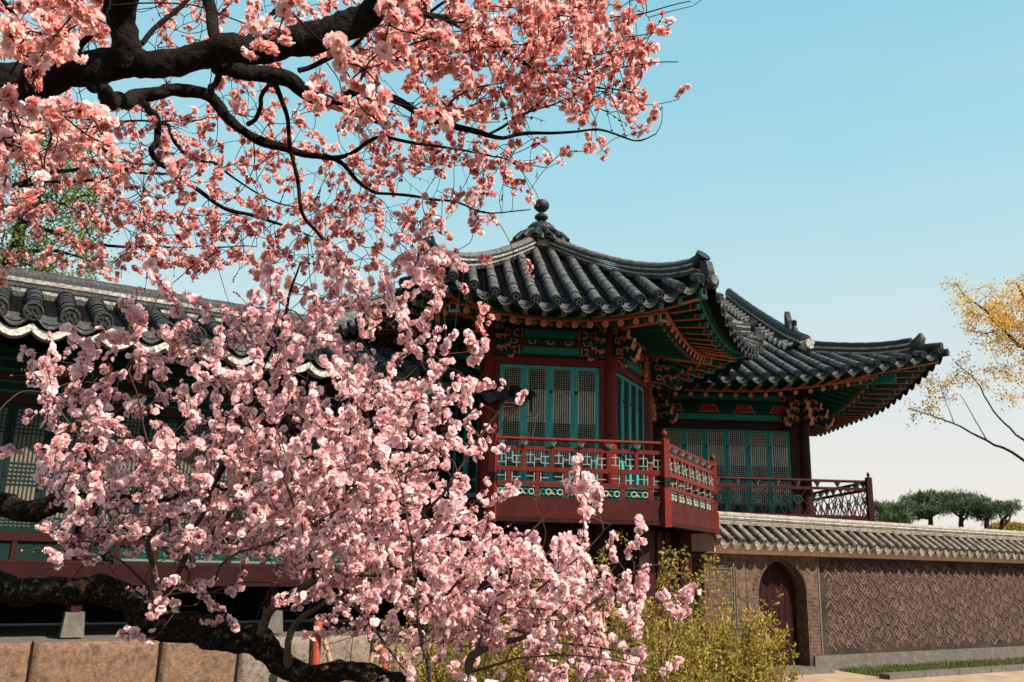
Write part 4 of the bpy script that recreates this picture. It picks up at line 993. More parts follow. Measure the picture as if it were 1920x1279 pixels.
def sprays(tips, tw, m, frad, length=(.05, .16), up=.6, dens=1.0, kinds=None, rj=.25, bare=.06, spread=.75, rfun=None):
    items = []
    for p, d in tips:
        if RNG.random() < bare:
            q = p+(d+Vector((RNG.normal(), RNG.normal(), RNG.normal()))*.3).normalized()*RNG.uniform(.04, .12); tw.tube([p, lerp(p, q, .5)+Vector((0, 0, .004)), q], [.0012, .001, .0006], m, 4, False)
            for _ in range(int(RNG.integers(2, 6))):
                c = lerp(p, q, RNG.uniform(.2, 1.0)); e = rv0(); e = c+e*frad*.45; tw.tube([c, lerp(c, e, .5), e], [frad*.12, frad*.26, frad*.1], M['calyx'], 5, True)
                if RNG.random() < .5: items.append((e, (e-c).normalized(), frad*.6, 7))
            continue
        dd = (d*.6+Vector((RNG.normal()*.4, RNG.normal()*.4, up+RNG.normal()*.35))).normalized(); L = RNG.uniform(*length); fr_ = frad*RNG.uniform(1-rj*.5, 1+rj*.5)
        q = p+dd*L; tw.tube([p, lerp(p, q, .5)+Vector((RNG.normal(), RNG.normal(), 0))*.004, q], [.0013, .0011, .0007], m, 4, False)
        n = max(1, int(L/(fr_*1.05)*dens*1.8)); o = dd.orthogonal().normalized()
        for i in range(n):
            a = RNG.uniform(0, 6.28); oo = o.copy(); oo.rotate(Matrix.Rotation(a, 3, dd)); s = (i+RNG.uniform(0, .7))/n
            c = p+dd*L*s + oo*fr_*spread*RNG.uniform(.45, 1.1); k = int(RNG.choice([0, 1, 2, 3, 4, 5, 6, 7], p=kinds or [.2, .2, .2, .09, .08, .08, .07, .08]))
            nrm = (oo+dd*RNG.uniform(-.1, .7)+Vector((RNG.normal(), RNG.normal(), RNG.normal()))*.25).normalized()
            items.append((c, nrm, fr_*(RNG.uniform(.82, 1.12) if k < 7 else .75), k))
            tw.tube([p+dd*L*s, c-nrm*fr_*.05], [.0008, .0012], M['calyx'], 3, False)
            if k >= 5 or RNG.random() < .25: tw.tube([c-nrm*fr_*.2, c+nrm*fr_*.05, c+nrm*fr_*.1], [fr_*.1, fr_*.24, fr_*.1], M['calyx'], 5, True)
    return items

# ---- the upper plum tree: its limbs reach in from the left above the viewer
upper = thing('plum_tree', 'salmon blossoming plum tree whose thick dark limbs hang across the top of the picture', 'tree', (-3.6, 2.4, 0))
nodes = []; BK = M['bark']
UL = [
 ([(-900, 420, 150, 2.5), (-500, 330, 130, 2.3), (-160, 215, 104, 2.1), (0, 172, 92, 2.0), (73, 152, 86, 2.0), (150, 134, 78, 2.0), (219, 120, 78, 2.0), (300, 112, 64, 2.0), (365, 106, 62, 2.0), (450, 96, 66, 2.0), (547, 80, 74, 2.0), (610, 55, 70, 2.0), (656, 34, 66, 2.0), (740, -18, 56, 2.0), (860, -110, 44, 2.0)], .13),
 ([(238, 122, 76, 2.0), (232, 70, 64, 1.98), (236, 10, 66, 1.95), (240, -60, 60, 1.92)], .13),
 ([(400, 122, 40, 2.05), (470, 138, 36, 2.15), (529, 152, 34, 2.2), (583, 176, 30, 2.25), (640, 200, 24, 2.3), (690, 222, 15, 2.35), (730, 240, 8, 2.4)], .15),
 ([(640, 200, 20, 2.3), (665, 176, 19, 2.3), (723, 182, 18, 2.3), (796, 211, 15, 2.3), (869, 237, 13, 2.3), (942, 261, 9, 2.32), (1015, 250, 7, 2.35), (1124, 247, 5, 2.4), (1190, 268, 3.4, 2.4), (1233, 252, 2, 2.4)], .15),
 ([(170, 165, 30, 2.1), (205, 192, 32, 2.3), (245, 190, 30, 2.5), (290, 178, 28, 2.55), (335, 168, 27, 2.6), (392, 180, 26, 2.6), (425, 218, 23, 2.6), (480, 255, 20, 2.6), (540, 280, 17, 2.6), (592, 291, 13, 2.6), (650, 290, 9, 2.6), (712, 264, 8, 2.6), (778, 272, 7, 2.6), (869, 279, 5, 2.65), (950, 300, 3, 2.7), (1022, 318, 2, 2.7)], .15),
 ([(600, 290, 11, 2.6), (640, 305, 10, 2.62), (674, 340, 8, 2.7), (723, 368, 7, 2.75), (832, 371, 5, 2.8), (905, 397, 4, 2.8), (996, 392, 2, 2.8)], .1),
 ([(520, 150, 14, 2.2), (526, 185, 11, 2.25), (536, 226, 10, 2.25), (550, 292, 9, 2.25), (558, 346, 9, 2.25), (575, 400, 8, 2.25), (594, 431, 7.5, 2.25), (616, 463, 7, 2.25), (641, 500, 5, 2.28), (664, 538, 3, 2.3)], .12),
 ([(262, 192, 16, 2.5), (285, 210, 17, 2.7), (296, 240, 17, 2.8), (293, 268, 16, 2.8), (284, 290, 13, 2.8), (328, 322, 12, 2.9), (372, 357, 10, 2.95), (419, 390, 9, 3.0), (474, 408, 8, 3.0), (583, 443, 4, 3.0)], .12),
 ([(300, 225, 8, 2.8), (316, 238, 8, 2.85), (328, 270, 7, 2.85), (350, 292, 7, 2.9), (401, 306, 6, 2.9), (437, 332, 5, 2.95), (510, 376, 3.5, 3.0), (620, 403, 2, 3.0)], .1),
 ([(-420, 400, 22, 3.0), (-100, 378, 14, 3.1), (0, 352, 10, 3.2), (70, 330, 9, 3.2), (130, 320, 8, 3.2), (200, 313, 8, 3.2), (280, 325, 6, 3.25), (330, 335, 4, 3.3)], .12),
 ([(-100, 378, 10, 3.1), (0, 354, 8, 3.2), (60, 345, 8, 3.2), (120, 344, 8, 3.2), (180, 340, 6, 3.2), (235, 322, 3, 3.2)], .12),
 ([(-420, 420, 20, 3.2), (-120, 330, 13, 3.3), (0, 390, 10, 3.4), (45, 418, 10, 3.4), (110, 440, 8, 3.4), (180, 462, 7, 3.4), (260, 466, 5, 3.45), (370, 463, 4, 3.5), (480, 462, 2, 3.5)], .12),
 ([(150, 240, 5, 2.7), (230, 229, 5, 2.75), (340, 225, 4, 2.8), (440, 210, 2, 2.8)], .1),
 ([(466, 232, 11, 2.58), (480, 222, 10, 2.55), (491, 200, 10, 2.5), (489, 178, 10, 2.45), (503, 162, 9, 2.35), (520, 156, 8, 2.25)], .12),
 ([(392, 182, 15, 2.6), (398, 165, 14, 2.4), (408, 138, 14, 2.2), (415, 125, 12, 2.1)], .12),
 ([(640, 42, 18, 2.05), (701, 50, 13, 2.3), (745, 40, 12, 2.4), (788, 33, 11, 2.5), (847, 47, 10, 2.5), (905, 77, 8, 2.5), (960, 106, 7, 2.5), (1015, 131, 6.5, 2.5), (1087, 146, 5, 2.5), (1124, 164, 4, 2.5), (1190, 178, 2.5, 2.5)], .12),
 ([(788, 33, 7, 2.5), (880, -14, 6, 2.45), (996, 4, 5, 2.4), (1051, 22, 4, 2.4), (1124, 36, 4, 2.4), (1197, 25, 3, 2.4), (1290, 5, 2, 2.4)], .1),
 ([(1087, 146, 4, 2.5), (1128, 138, 3.5, 2.5), (1197, 124, 3, 2.5), (1272, 114, 2, 2.5)], .1),
 ([(826, 222, 6, 2.3), (840, 200, 5, 2.3), (856, 188, 5, 2.32), (898, 168, 4, 2.35), (950, 150, 3, 2.4)], .1),
 ([(915, 252, 6, 2.32), (945, 240, 6, 2.33), (978, 222, 5, 2.35), (1015, 204, 4, 2.35), (1069, 186, 3, 2.35), (1135, 172, 2, 2.35)], .1),
 ([(560, 128, 12, 2.1), (620, 108, 10, 2.15), (660, 78, 8, 2.2), (700, 55, 6, 2.25)], .12),
 ([(405, 100, 26, 2.1), (398, 60, 26, 2.2), (396, 0, 28, 2.3), (390, -60, 28, 2.3)], .13),
 ([(268, 78, 12, 2.05), (300, 48, 11, 2.1), (343, 8, 10, 2.15), (380, -40, 8, 2.2)], .13),
 ([(46, 168, 16, 1.9), (46, 120, 16, 1.7), (38, 60, 12, 1.55), (20, 20, 10, 1.5), (-20, -30, 8, 1.5)], .13),
 ([(120, 120, 16, 1.95), (150, 95, 14, 1.8), (185, 50, 12, 1.7), (200, -10, 10, 1.6)], .13),
 ([(430, 95, 14, 2.0), (470, 60, 10, 2.05), (520, 20, 8, 2.1), (560, -20, 6, 2.1)], .13),
 ([(740, -18, 30, 2.0), (760, 10, 16, 2.1), (830, 30, 10, 2.2), (900, 20, 6, 2.3)], .13),
]
for q_, (pts, rg) in enumerate(UL):
    pts = [(a, b, c*(.78 if q_ < 2 else .88), d) for a, b, c, d in pts]; limb(pts, upper, BK, nodes, .22 if q_ < 5 else rg+.05, 26 if q_ < 5 else 12, 12 if q_ < 5 else 6, jag=1.4)
tr0 = px3(-900, 420, 2.5); mb = MB(); mb.tube([(-3.6, 2.4, -.1), (-3.55, 2.42, .9), (-3.3, 2.45, 1.8), tuple(lerp(tr0, Vector((-3.3, 2.45, 1.8)), .4)), tuple(tr0+Vector((.05, 0, 0)))], [.2, .17, .15, .13, .12], BK, 14, True, rough=.15, fq=10); mb.build('trunk', upper)
tw = MB()
G0 = [ # far and middle sprays, 100 px cells from the top left
 [.8, .75, .35, .5, .4, .45, .5, .66, .72, .72, .74, .7, .2, .03],
 [.2, .1, .1, .15, .2, .15, .35, .45, .5, .66, .7, .68, .1, 0],
 [.5, .55, .55, .45, .3, .4, .4, .5, .45, .3, .12, .14, .05, 0],
 [.62, .6, .5, .42, .4, .4, .5, .48, .5, .35, 0, 0, 0, 0],
 [.35, .58, .6, .58, .58, .42, .5, .55, .22, .06, 0, 0, 0, 0],
 [0, .02, .02, .03, .03, .1, .25, .3, .05, 0, 0, 0, 0, 0]]
def dU(x, y):
    if x > 620 and y < 230: return RNG.uniform(2.05, 2.8)
    return RNG.uniform(2.5, 3.5)
tg = sample(G0, 0, 0, 100, 37, dU)
tips = grow(nodes, tg, tw, m=M['twigm'], rmin=.0011, rmax=.0045)
it = sprays(tips, tw, M['twigm'], .013, (.025, .08), up=.05, dens=.9, bare=.1, spread=.9)
G1 = [ # the nearest, largest clusters
 [.72, .72, .08, .05, .08, .25, .05, .7, .3, 0],
 [.35, .1, .05, 0, 0, .08, .62, .1, 0, 0],
 [.8, .62, .25, .2, 0, 0, 0, 0, 0, 0],
 [.25, .05, .05, 0, 0, 0, 0, 0, 0, 0]]
tg = sample(G1, 0, 0, 100, 9.5, lambda x, y: RNG.uniform(1.25, 1.75))
tg = [t for t in tg]
tips = grow(nodes, tg, tw, m=M['twigm'], rmin=.0012, rmax=.005)
it += sprays(tips, tw, M['twigm'], .0142, (.02, .06), up=0, dens=1.0, bare=0, kinds=[.27, .27, .26, .09, .05, .02, .02, .02])
# bare crooked twiglets everywhere
tg = sample([[min(.7, v*1.2) for v in r] for r in G0], 0, 0, 100, 5, dU); grow(nodes, tg, tw, m=M['twigm'], rmin=.0008, rmax=.003)
tw.build('twigs', upper); blossoms(it, PU, 'blossoms', upper); print('upper flowers', len(it))

# ---- the lower plum tree: mossy limbs low on the left, upright sprays
lower = thing('plum_tree', 'pale pink blossoming plum tree with low mossy limbs in front of the corridor wing', 'tree', px3(760, 1290, 2.4)*1.0)
lower.location = (-1.2, 3.4, 0) if 0 else Vector((.1, 2.5, 0))
nodes = []
LL = [
 ([(-500, 1060, 62, 2.5), (-60, 1090, 58, 2.4), (0, 1104, 54, 2.4), (60, 1106, 52, 2.4), (125, 1100, 54, 2.4), (190, 1124, 56, 2.4), (260, 1150, 60, 2.4), (340, 1172, 62, 2.4), (420, 1192, 62, 2.4), (480, 1212, 58, 2.4), (530, 1240, 50, 2.4), (585, 1258, 44, 2.4), (640, 1262, 42, 2.4), (700, 1272, 44, 2.4), (760, 1300, 46, 2.4), (860, 1420, 54, 2.4), (900, 1560, 60, 2.4)], .34, 'moss', 18),
 ([(-500, 900, 50, 2.9), (-60, 945, 48, 2.8), (0, 955, 46, 2.8), (80, 952, 44, 2.8), (150, 945, 40, 2.8), (250, 932, 30, 2.8), (330, 925, 22, 2.8), (420, 915, 14, 2.8), (560, 895, 7, 2.8)], .3, 'moss', 16),
 ([(300, 1145, 26, 2.38), (288, 1110, 15, 2.36), (284, 1050, 11, 2.34), (292, 1003, 10, 2.3), (330, 976, 8, 2.3), (362, 957, 6, 2.3), (400, 900, 4, 2.3)], .2, 'palebark', 9),
 ([(300, 1142, 24, 2.38), (320, 1100, 12, 2.35), (340, 1060, 11, 2.3), (358, 1010, 9, 2.25), (385, 950, 8, 2.2), (410, 870, 6, 2.15), (425, 780, 4, 2.1)], .2, 'twigp', 8),
 ([(290, 1112, 6, 2.36), (262, 1088, 5, 2.35), (215, 1050, 4, 2.3), (165, 1020, 3, 2.3), (140, 1022, 2, 2.3)], .1, 'twigp', 6),
 ([(350, 1085, 6, 2.32), (347, 1063, 6, 2.3), (290, 1022, 5, 2.25), (233, 993, 4.5, 2.2), (187, 953, 4, 2.2), (147, 897, 3, 2.2), (120, 800, 2, 2.2)], .1, 'palebark', 6),
 ([(300, 1118, 6, 2.36), (350, 1113, 4, 2.3), (378, 1116, 3.5, 2.25), (430, 1100, 3, 2.2), (520, 1090, 2, 2.2)], .1, 'twigp', 6),
 ([(485, 1218, 26, 2.4), (498, 1175, 17, 2.38), (520, 1135, 15, 2.36), (547, 1107, 13, 2.35), (595, 1086, 11, 2.3), (682, 1074, 9, 2.25), (762, 1090, 8, 2.2), (828, 1127, 7.5, 2.2), (919, 1167, 6, 2.15), (1010, 1198, 5, 2.1), (1100, 1215, 4, 2.1), (1205, 1232, 2.5, 2.1)], .22, 'palebark', 9),
 ([(545, 1245, 22, 2.4), (541, 1215, 14, 2.38), (549, 1175, 13, 2.36), (580, 1143, 10, 2.34), (632, 1124, 9, 2.3), (668, 1138, 7, 2.25), (700, 1175, 6, 2.2), (728, 1215, 5, 2.15), (762, 1272, 3, 2.1)], .22, 'palebark', 9),
 ([(866, 1330, 18, 2.2), (880, 1260, 17, 2.2), (892, 1230, 17, 2.2), (922, 1210, 14, 2.2), (960, 1194, 12, 2.2), (1000, 1182, 8, 2.2), (1080, 1150, 4, 2.2)], .2, 'palebark', 10),
 ([(888, 1236, 8, 2.2), (905, 1185, 6, 2.2), (930, 1130, 5, 2.2), (958, 1098, 5, 2.2), (1000, 1088, 4, 2.2), (1050, 1090, 2.5, 2.2)], .15, 'palebark', 7),
 ([(806, 1340, 9, 2.1), (800, 1270, 8, 2.1), (794, 1215, 8, 2.1), (784, 1140, 7, 2.1), (775, 1060, 6, 2.1), (768, 980, 4, 2.1), (740, 880, 3, 2.1)], .15, 'palebark', 7),
 ([(640, 1085, 8, 2.26), (560, 1030, 6, 2.3), (600, 960, 5, 2.3), (640, 880, 4, 2.3), (690, 790, 3, 2.3)], .15, 'twigp', 7),
 ([(590, 1090, 7, 2.3), (582, 1050, 6, 2.2), (560, 1000, 5, 2.1), (545, 940, 4, 2.05), (520, 860, 3, 2.0)], .15, 'twigp', 7),
 ([(595, 1088, 7, 2.3), (597, 1030, 6, 2.25), (612, 990, 5, 2.2), (640, 940, 4, 2.2), (700, 880, 3, 2.2)], .15, 'palebark', 7),
 ([(400, 1085, 5, 2.25), (430, 1050, 5, 2.2), (520, 1012, 4, 2.15), (620, 960, 3.5, 2.1), (700, 915, 3, 2.1), (800, 870, 2, 2.1)], .15, 'palebark', 7),
 ([(380, 940, 11, 2.6), (430, 850, 11, 2.6), (485, 799, 11, 2.6), (547, 768, 11, 2.6), (600, 738, 10, 2.6), (656, 712, 8, 2.6), (700, 690, 5, 2.6)], .25, 'bark', 8),
 ([(485, 799, 9, 2.6), (478, 733, 8, 2.5), (503, 664, 7, 2.45), (531, 586, 6, 2.4), (562, 494, 3, 2.4)], .2, 'bark', 8),
 ([(400, 1000, 8, 2.3), (450, 930, 7, 2.3), (470, 820, 6, 2.25), (430, 740, 4, 2.2), (380, 650, 3, 2.15)], .15, 'twigp', 7),
 ([(560, 1000, 6, 2.2), (640, 950, 6, 2.25), (720, 850, 5, 2.3), (780, 760, 4, 2.3), (840, 690, 3, 2.3)], .15, 'twigp', 7),
 ([(682, 1074, 7, 2.25), (760, 1000, 6, 2.3), (850, 900, 5, 2.3), (900, 820, 4, 2.3), (950, 750, 3, 2.3)], .15, 'twigp', 7),
 ([(320, 1000, 6, 2.3), (290, 900, 5, 2.25), (270, 800, 4, 2.2), (240, 700, 3, 2.15)], .15, 'twigp', 7),
 ([(240, 1000, 5, 2.2), (180, 880, 4, 2.2), (120, 780, 3, 2.2), (60, 700, 2, 2.2)], .15, 'twigp', 7),
 ([(828, 1127, 6, 2.2), (900, 1060, 5, 2.2), (990, 1000, 4, 2.2), (1060, 930, 2.5, 2.2)], .15, 'twigp', 7),
 ([(919, 1167, 5, 2.15), (1000, 1110, 5, 2.15), (1080, 1050, 4, 2.15), (1150, 980, 2.5, 2.15)], .15, 'twigp', 7),
 ([(1010, 1198, 4, 2.1), (1090, 1140, 4, 2.1), (1170, 1080, 3, 2.1), (1240, 1060, 2, 2.1)], .15, 'twigp', 7),
 ([(885, 1262, 6, 2.2), (960, 1240, 5, 2.1), (1050, 1232, 4, 2.05), (1150, 1236, 3, 2.0), (1250, 1262, 2, 2.0)], .15, 'palebark', 7),
]
for pts, rg, mm, n in LL:
    pts = [(a, b, c*(.9 if mm == 'moss' else 1), d) for a, b, c, d in pts]; limb(pts, lower, M[mm], nodes, rg, n, 7 if mm == 'moss' else 4, jag=1.3)
e_ = px3(900, 1560, 2.4); mb = MB(); mb.tube([(e_.x+.25, e_.y+.2, -.1), (e_.x+.2, e_.y+.12, .5), (e_.x+.05, e_.y, e_.z-.2), tuple(e_)], [.1, .075, .055, .046], M['moss'], 12, True, rough=.25, fq=14); mb.build('trunk', lower)
for x0_, y0_, d_ in ((866, 1330, 2.2), (806, 1340, 2.1)):
    e2 = px3(x0_, y0_, d_); mb = MB(); mb.tube([(e2.x+.03, e2.y+.1, -.05), (e2.x+.02, e2.y+.05, .7), tuple(e2)], [.03, .018, .012 if x0_ > 850 else .006], M['palebark'], 8, True, rough=.15, fq=14); mb.build('stem', lower)
tw = MB()
G2 = [ # 92 px cells from y=480
 [0, 0, 0, 0, 0, .08, .12, .3, .12, 0, 0, 0, 0, 0],
 [0, 0, .02, .22, .3, .45, .55, .55, .1, 0, 0, 0, 0, 0],
 [.1, .3, .22, .4, .62, .5, .42, .6, .35, .06, 0, 0, 0, 0],
 [.18, .6, .65, .72, .7, .6, .7, .72, .62, .45, .1, 0, 0, 0],
 [0, .7, .82, .8, .78, .84, .84, .84, .7, .05, .0, .0, 0, 0],
 [.0, .42, .74, .7, .74, .8, .88, .88, .86, .55, .28, .3, .02, 0],
 [0, .1, .28, .2, .3, .42, .78, .88, .88, .88, .9, .82, .3, .03],
 [0, 0, 0, .05, .06, .06, .12, .5, .8, .85, .88, .82, .6, .3],
 [0, 0, 0, 0, 0, 0, 0, .06, .15, .15, .2, .4, .5, .35]]
tg = sample(G2, 0, 480, 92, 17, lambda x, y: RNG.uniform(1.95, 2.75))
tips = grow(nodes, tg, tw, m=M['twigp'], rmin=.0012, rmax=.004)
it = sprays(tips, tw, M['twigp'], .0124, (.03, .1), up=.5, dens=.95, bare=.05)
# long upright wands standing above the mass
for (x, y, x2, y2) in ((335, 590, 292, 505), (345, 660, 335, 590), (150, 690, 140, 610), (255, 640, 272, 575), (530, 600, 490, 512), (500, 620, 430, 548), (620, 560, 640, 480), (720, 560, 740, 470), (830, 540, 760, 500), (870, 500, 800, 470), (880, 720, 890, 650), (1070, 920, 1068, 905), (1120, 960, 1118, 912), (60, 720, 35, 680), (600, 640, 575, 560), (760, 640, 830, 580), (1185, 1140, 1215, 1070), (1240, 1110, 1310, 1150)):
    p = px3(x, y, 2.25); q = px3(x2, y2, 2.2); d_ = (q-p); tp = grow(nodes, [p], tw, m=M['twigp'])
    if tp: it += sprays([(p, d_.normalized())]*1 + [(lerp(p, q, .5), d_.normalized())], tw, M['twigp'], .014, (.07, .1), up=.2, dens=1.2, bare=0)
tg = sample([[min(.6, v) for v in r] for r in G2], 0, 480, 92, 2.2, lambda x, y: RNG.uniform(1.9, 2.6)); grow(nodes, tg, tw, m=M['twigp'], rmin=.0008, rmax=.0025)
tw.build('twigs', lower); blossoms(it, PL, 'blossoms', lower); print('lower flowers', len(it))

# ------------------------------------------------------------ leafy things
def leaf_mesh(items, m, name, parent, fold=.25):
    """items: (pos, dir, length, width) -> small folded leaves, two faces each"""
    V = []; F = []
    for p, d, l, w in items:
        d = Vector(d).normalized(); s_ = d.orthogonal().normalized(); s_.rotate(Matrix.Rotation(RNG.uniform(0, 6.28), 3, d)); n = d.cross(s_)
        i = len(V); V += [tuple(p), tuple(p+d*l*.5+s_*w*.5+n*w*fold), tuple(p+d*l), tuple(p+d*l*.5-s_*w*.5+n*w*fold)]; F += [(i, i+1, i+2), (i, i+2, i+3)]
    o3 = Vector((0, 0, 0)); pp = parent
    while pp: o3 += pp.location; pp = pp.parent
    me = bpy.data.meshes.new(name); me.from_pydata((np.array(V)-np.array(o3)).tolist(), [], F); me.materials.append(m)
    o = bpy.data.objects.new(name, me); COL.objects.link(o); o.parent = parent; return o
def rv(k=1): return Vector((RNG.normal()*k, RNG.normal()*k, RNG.normal()*k))
def shrub(cx, cy, hmax, spread, nst, label, lsize=.026, nl=34, seed=0, bare=0):
    t = thing('budding_shrub', label, 'shrub', (cx, cy, 0), 'leafing shrubs by the garden wall'); st = MB(); lf = []
    for k in range(nst):
        a = RNG.uniform(0, 6.28); r0 = RNG.uniform(0, .28); b = Vector((cx+r0*math.cos(a), cy+r0*math.sin(a), 0)); h = hmax*RNG.uniform(.45, 1.0)*(1 if RNG.random() < .9 else 1.1)
        out = Vector((math.cos(a), math.sin(a), 0))*spread*RNG.uniform(.15, 1.0)**.8
        P = [b]; 
        for q in range(1, 8):
            s = q/7; P.append(b+out*(s**1.5)+Vector((0, 0, h*(s-.1*s*s)))+rv(.02)*s)
        st.tube(P, [lerp(.007, .0018, q/7) for q in range(8)], M['stemp'], 4, False)
        for q in range(3, 8):
            for _ in range(3):
                p = lerp(P[q-1], P[q], RNG.random()); d = ((P[q]-P[q-1]).normalized()+rv(.5)).normalized(); L = RNG.uniform(.08, .32); e = p+d*L+Vector((0, 0, .04))
                st.tube([p, lerp(p, e, .5)+rv(.008), e], [.0025, .002, .001], M['stemp'], 3, False)
                if RNG.random() < bare: continue
                for u in range(int(nl*L/.2*.6)):
                    c = lerp(p, e, RNG.random())+rv(.016); lf.append((c, d+rv(.8), lsize*RNG.uniform(.6, 1.3), lsize*.5))
    st.build('stems', t); leaf_mesh(lf, M['leafy'], 'leaves', t); return t
sA = px3(1150, 900, 6.3); sB = px3(1318, 900, 7.4); sC = px3(950, 900, 6.8)
shrub(sA.x, sA.y, 2.35, .85, 110, 'yellow green budding shrub behind the right end of the pink blossoms', bare=.2, lsize=.036)
shrub(sB.x, sB.y, 1.85, .62, 150, 'yellow green budding shrub nearest the arched door', lsize=.04)
shrub(sC.x, sC.y, 1.8, .8, 110, 'low budding shrub below the middle of the blossoms', bare=.05, lsize=.036)

# yellow tree at the right edge
yt = thing('yellow_tree', 'tree with small yellow spring leaves leaning in at the right edge', 'tree', (px3(2040, 980, 28).x, px3(2040, 980, 28).y, 0)); nodes = []
YL = [([(2040, 980, 30, 28), (1920, 866, 9, 28), (1850, 826, 7, 28), (1790, 796, 5, 28), (1742, 778, 3.5, 28), (1712, 770, 2, 28)], .1),
 ([(2040, 980, 26, 28), (1960, 860, 10, 28), (1905, 815, 6, 28), (1862, 770, 5, 28), (1830, 715, 4, 28), (1790, 680, 2, 28)], .1),
 ([(2090, 900, 34, 28), (1990, 720, 22, 28), (1920, 655, 12, 28), (1880, 618, 8, 28), (1850, 585, 6, 28), (1810, 555, 3, 28), (1795, 535, 2, 28)], .1),
 ([(1990, 720, 16, 28), (1960, 640, 12, 28), (1925, 570, 8, 28), (1905, 530, 4, 28)], .1),
 ([(1880, 618, 5, 28), (1850, 625, 4, 28), (1815, 620, 2, 28)], .1), ([(1850, 826, 4, 28), (1830, 790, 3, 28), (1800, 740, 2, 28)], .1), ([(1790, 796, 3, 28), (1775, 760, 2, 28), (1760, 715, 1.5, 28)], .1)]
for pts, rg in YL:
    pts = [(a, b, c*.6, d) for a, b, c, d in pts]; limb(pts, yt, M['stemp'] if 0 else M['twigm'], nodes, rg, 8, 4, jag=2)
e_ = px3(2090, 900, 28); f_ = px3(2040, 980, 28); mb = MB(); mb.tube([(f_.x, f_.y, 0), (f_.x, f_.y, 1.5), tuple(f_), tuple(e_)], [.32, .27, .22, .2], M['bark'], 10, True, rough=.1, fq=4); mb.build('trunk', yt)
GY = [[0, 0, 0, 0, .05, .2, .35], [.02, 0, .5, .25, .3, .6, .8], [0, 0, .35, .6, .85, .85, .85], [0, 0, .1, .4, .5, .8, .9], [0, 0, .25, .22, .3, .45, .5], [.0, .1, .4, .3, .3, .4, .4], [.3, .55, .12, .05, .12, .3, .25], [.35, .3, 0, 0, 0, .1, .1]]
tw = MB(); tg = sample(GY, 1700, 495, 37, 12, lambda x, y: RNG.uniform(26.8, 29.6)); tips = grow(nodes, tg, tw, m=M['twigm'], step=.33, rmin=.006, rmax=.018, maxlen=5.4); lf = []
for p, d in tips:
    for _ in range(int(RNG.uniform(14, 34))): lf.append((p+rv(.13)-d*RNG.uniform(0, .33), rv(), RNG.uniform(.055, .105), RNG.uniform(.045, .08)))
tw.build('twigs', yt); leaf_mesh(lf, M['yleaf'], 'leaves', yt)
# the green tree far left behind the corridor wing
gt = thing('green_tree', 'tall tree with fresh pale green leaves beyond the corridor roof at far left', 'tree', (-15.5, 27, 0)); nodes = []
GLm = [([(-40, 900, 60, 28), (-20, 640, 40, 28), (20, 480, 26, 28), (60, 380, 18, 28), (90, 290, 10, 28), (110, 220, 5, 28)], .1), ([(-20, 640, 30, 28), (-60, 420, 20, 28), (-40, 300, 12, 28), (0, 200, 6, 28)], .1),
 ([(20, 480, 14, 28), (80, 470, 8, 28), (140, 480, 5, 28), (210, 510, 2, 28)], .1), ([(60, 380, 10, 28), (120, 380, 6, 28), (180, 360, 3, 28)], .1)]
for pts, rg in GLm: limb(pts, gt, M['bark'], nodes, rg, 8, 4, jag=2)
e_ = px3(-40, 900, 28); mb = MB(); mb.tube([(e_.x, e_.y, 0), tuple(e_)], [.55, .5], M['bark'], 10, True, rough=.1, fq=3); mb.build('trunk', gt); gt.location = gt.location
tw = MB(); GG = [[.3, .5, .6, .5, .1, 0], [.4, .7, .75, .6, .2, 0], [.4, .6, .6, .5, .3, 0], [.35, .45, .6, .6, .35, .05], [.5, .5, .6, .55, .2, .05], [.8, .75, .6, .45, .2, .1], [.75, .7, .6, .5, .4, .3]]
tg = sample(GG, 0, 230, 42, 7, lambda x, y: RNG.uniform(26.5, 30)); tips = grow(nodes, tg, tw, m=M['twigm'], step=.3, rmin=.008, rmax=.03, maxlen=5); lf = []
for p, d in tips:
    for _ in range(int(RNG.uniform(20, 50))): lf.append((p+rv(.2)-d*RNG.uniform(0, .3), rv(), RNG.uniform(.08, .15), RNG.uniform(.06, .1)))
tw.build('twigs', gt); leaf_mesh(lf, M['gleaf'], 'leaves', gt)
# distant pines
def pine(px_, depth, top, pads, label, lean=.3, base_y=1020):
    b = px3(px_, base_y, depth); b.z = 0; t = thing('pine_tree', label, 'tree', b, 'pines beyond the garden wall'); nd = []
    mid = px3(px_+lean*20, base_y-35, depth); tp = px3(px_+lean*34, top+14, depth); mb = MB()
    mb.tube([b, lerp(b, mid, .6)+Vector((.2, 0, 0)), mid, lerp(mid, tp, .5)+Vector((-.25*lean, 0, 0)), tp], [.28, .24, .18, .13, .08], M['pbark'], 8, False); mb.build('trunk', t)
    br = MB(); lf = []
    for (ox, oy, rw, rh) in pads:
        c = px3(px_+ox, oy, depth+RNG.uniform(-1.5, 1.5)); k = lerp(mid, tp, RNG.uniform(.1, .8)); br.tube([k, lerp(k, c, .5)+Vector((0, 0, -.25)), c], [.1, .07, .04], M['pbark'], 6, False)
        W_, H_ = rw*depth/FPX, rh*depth/FPX
        for q in range(int(55*rw*rh/120)):
            v = rv(); v.normalize(); v *= RNG.random()**.33; cc = c+Vector((v.x*W_*1.15, v.y*W_*.9, v.z*H_*.75))+rv(.12)
            for _ in range(6): lf.append((cc, rv(.8)+Vector((0, 0, .5)), RNG.uniform(.28, .5), .06))
    br.build('branches', t); leaf_mesh(lf, M['pine'], 'needles', t)
pine(1668, 62, 945, [(-14, 955, 22, 12), (4, 962, 22, 12), (-8, 975, 26, 12), (14, 978, 18, 10)], 'small dark pine right beside the hall balcony', .1)
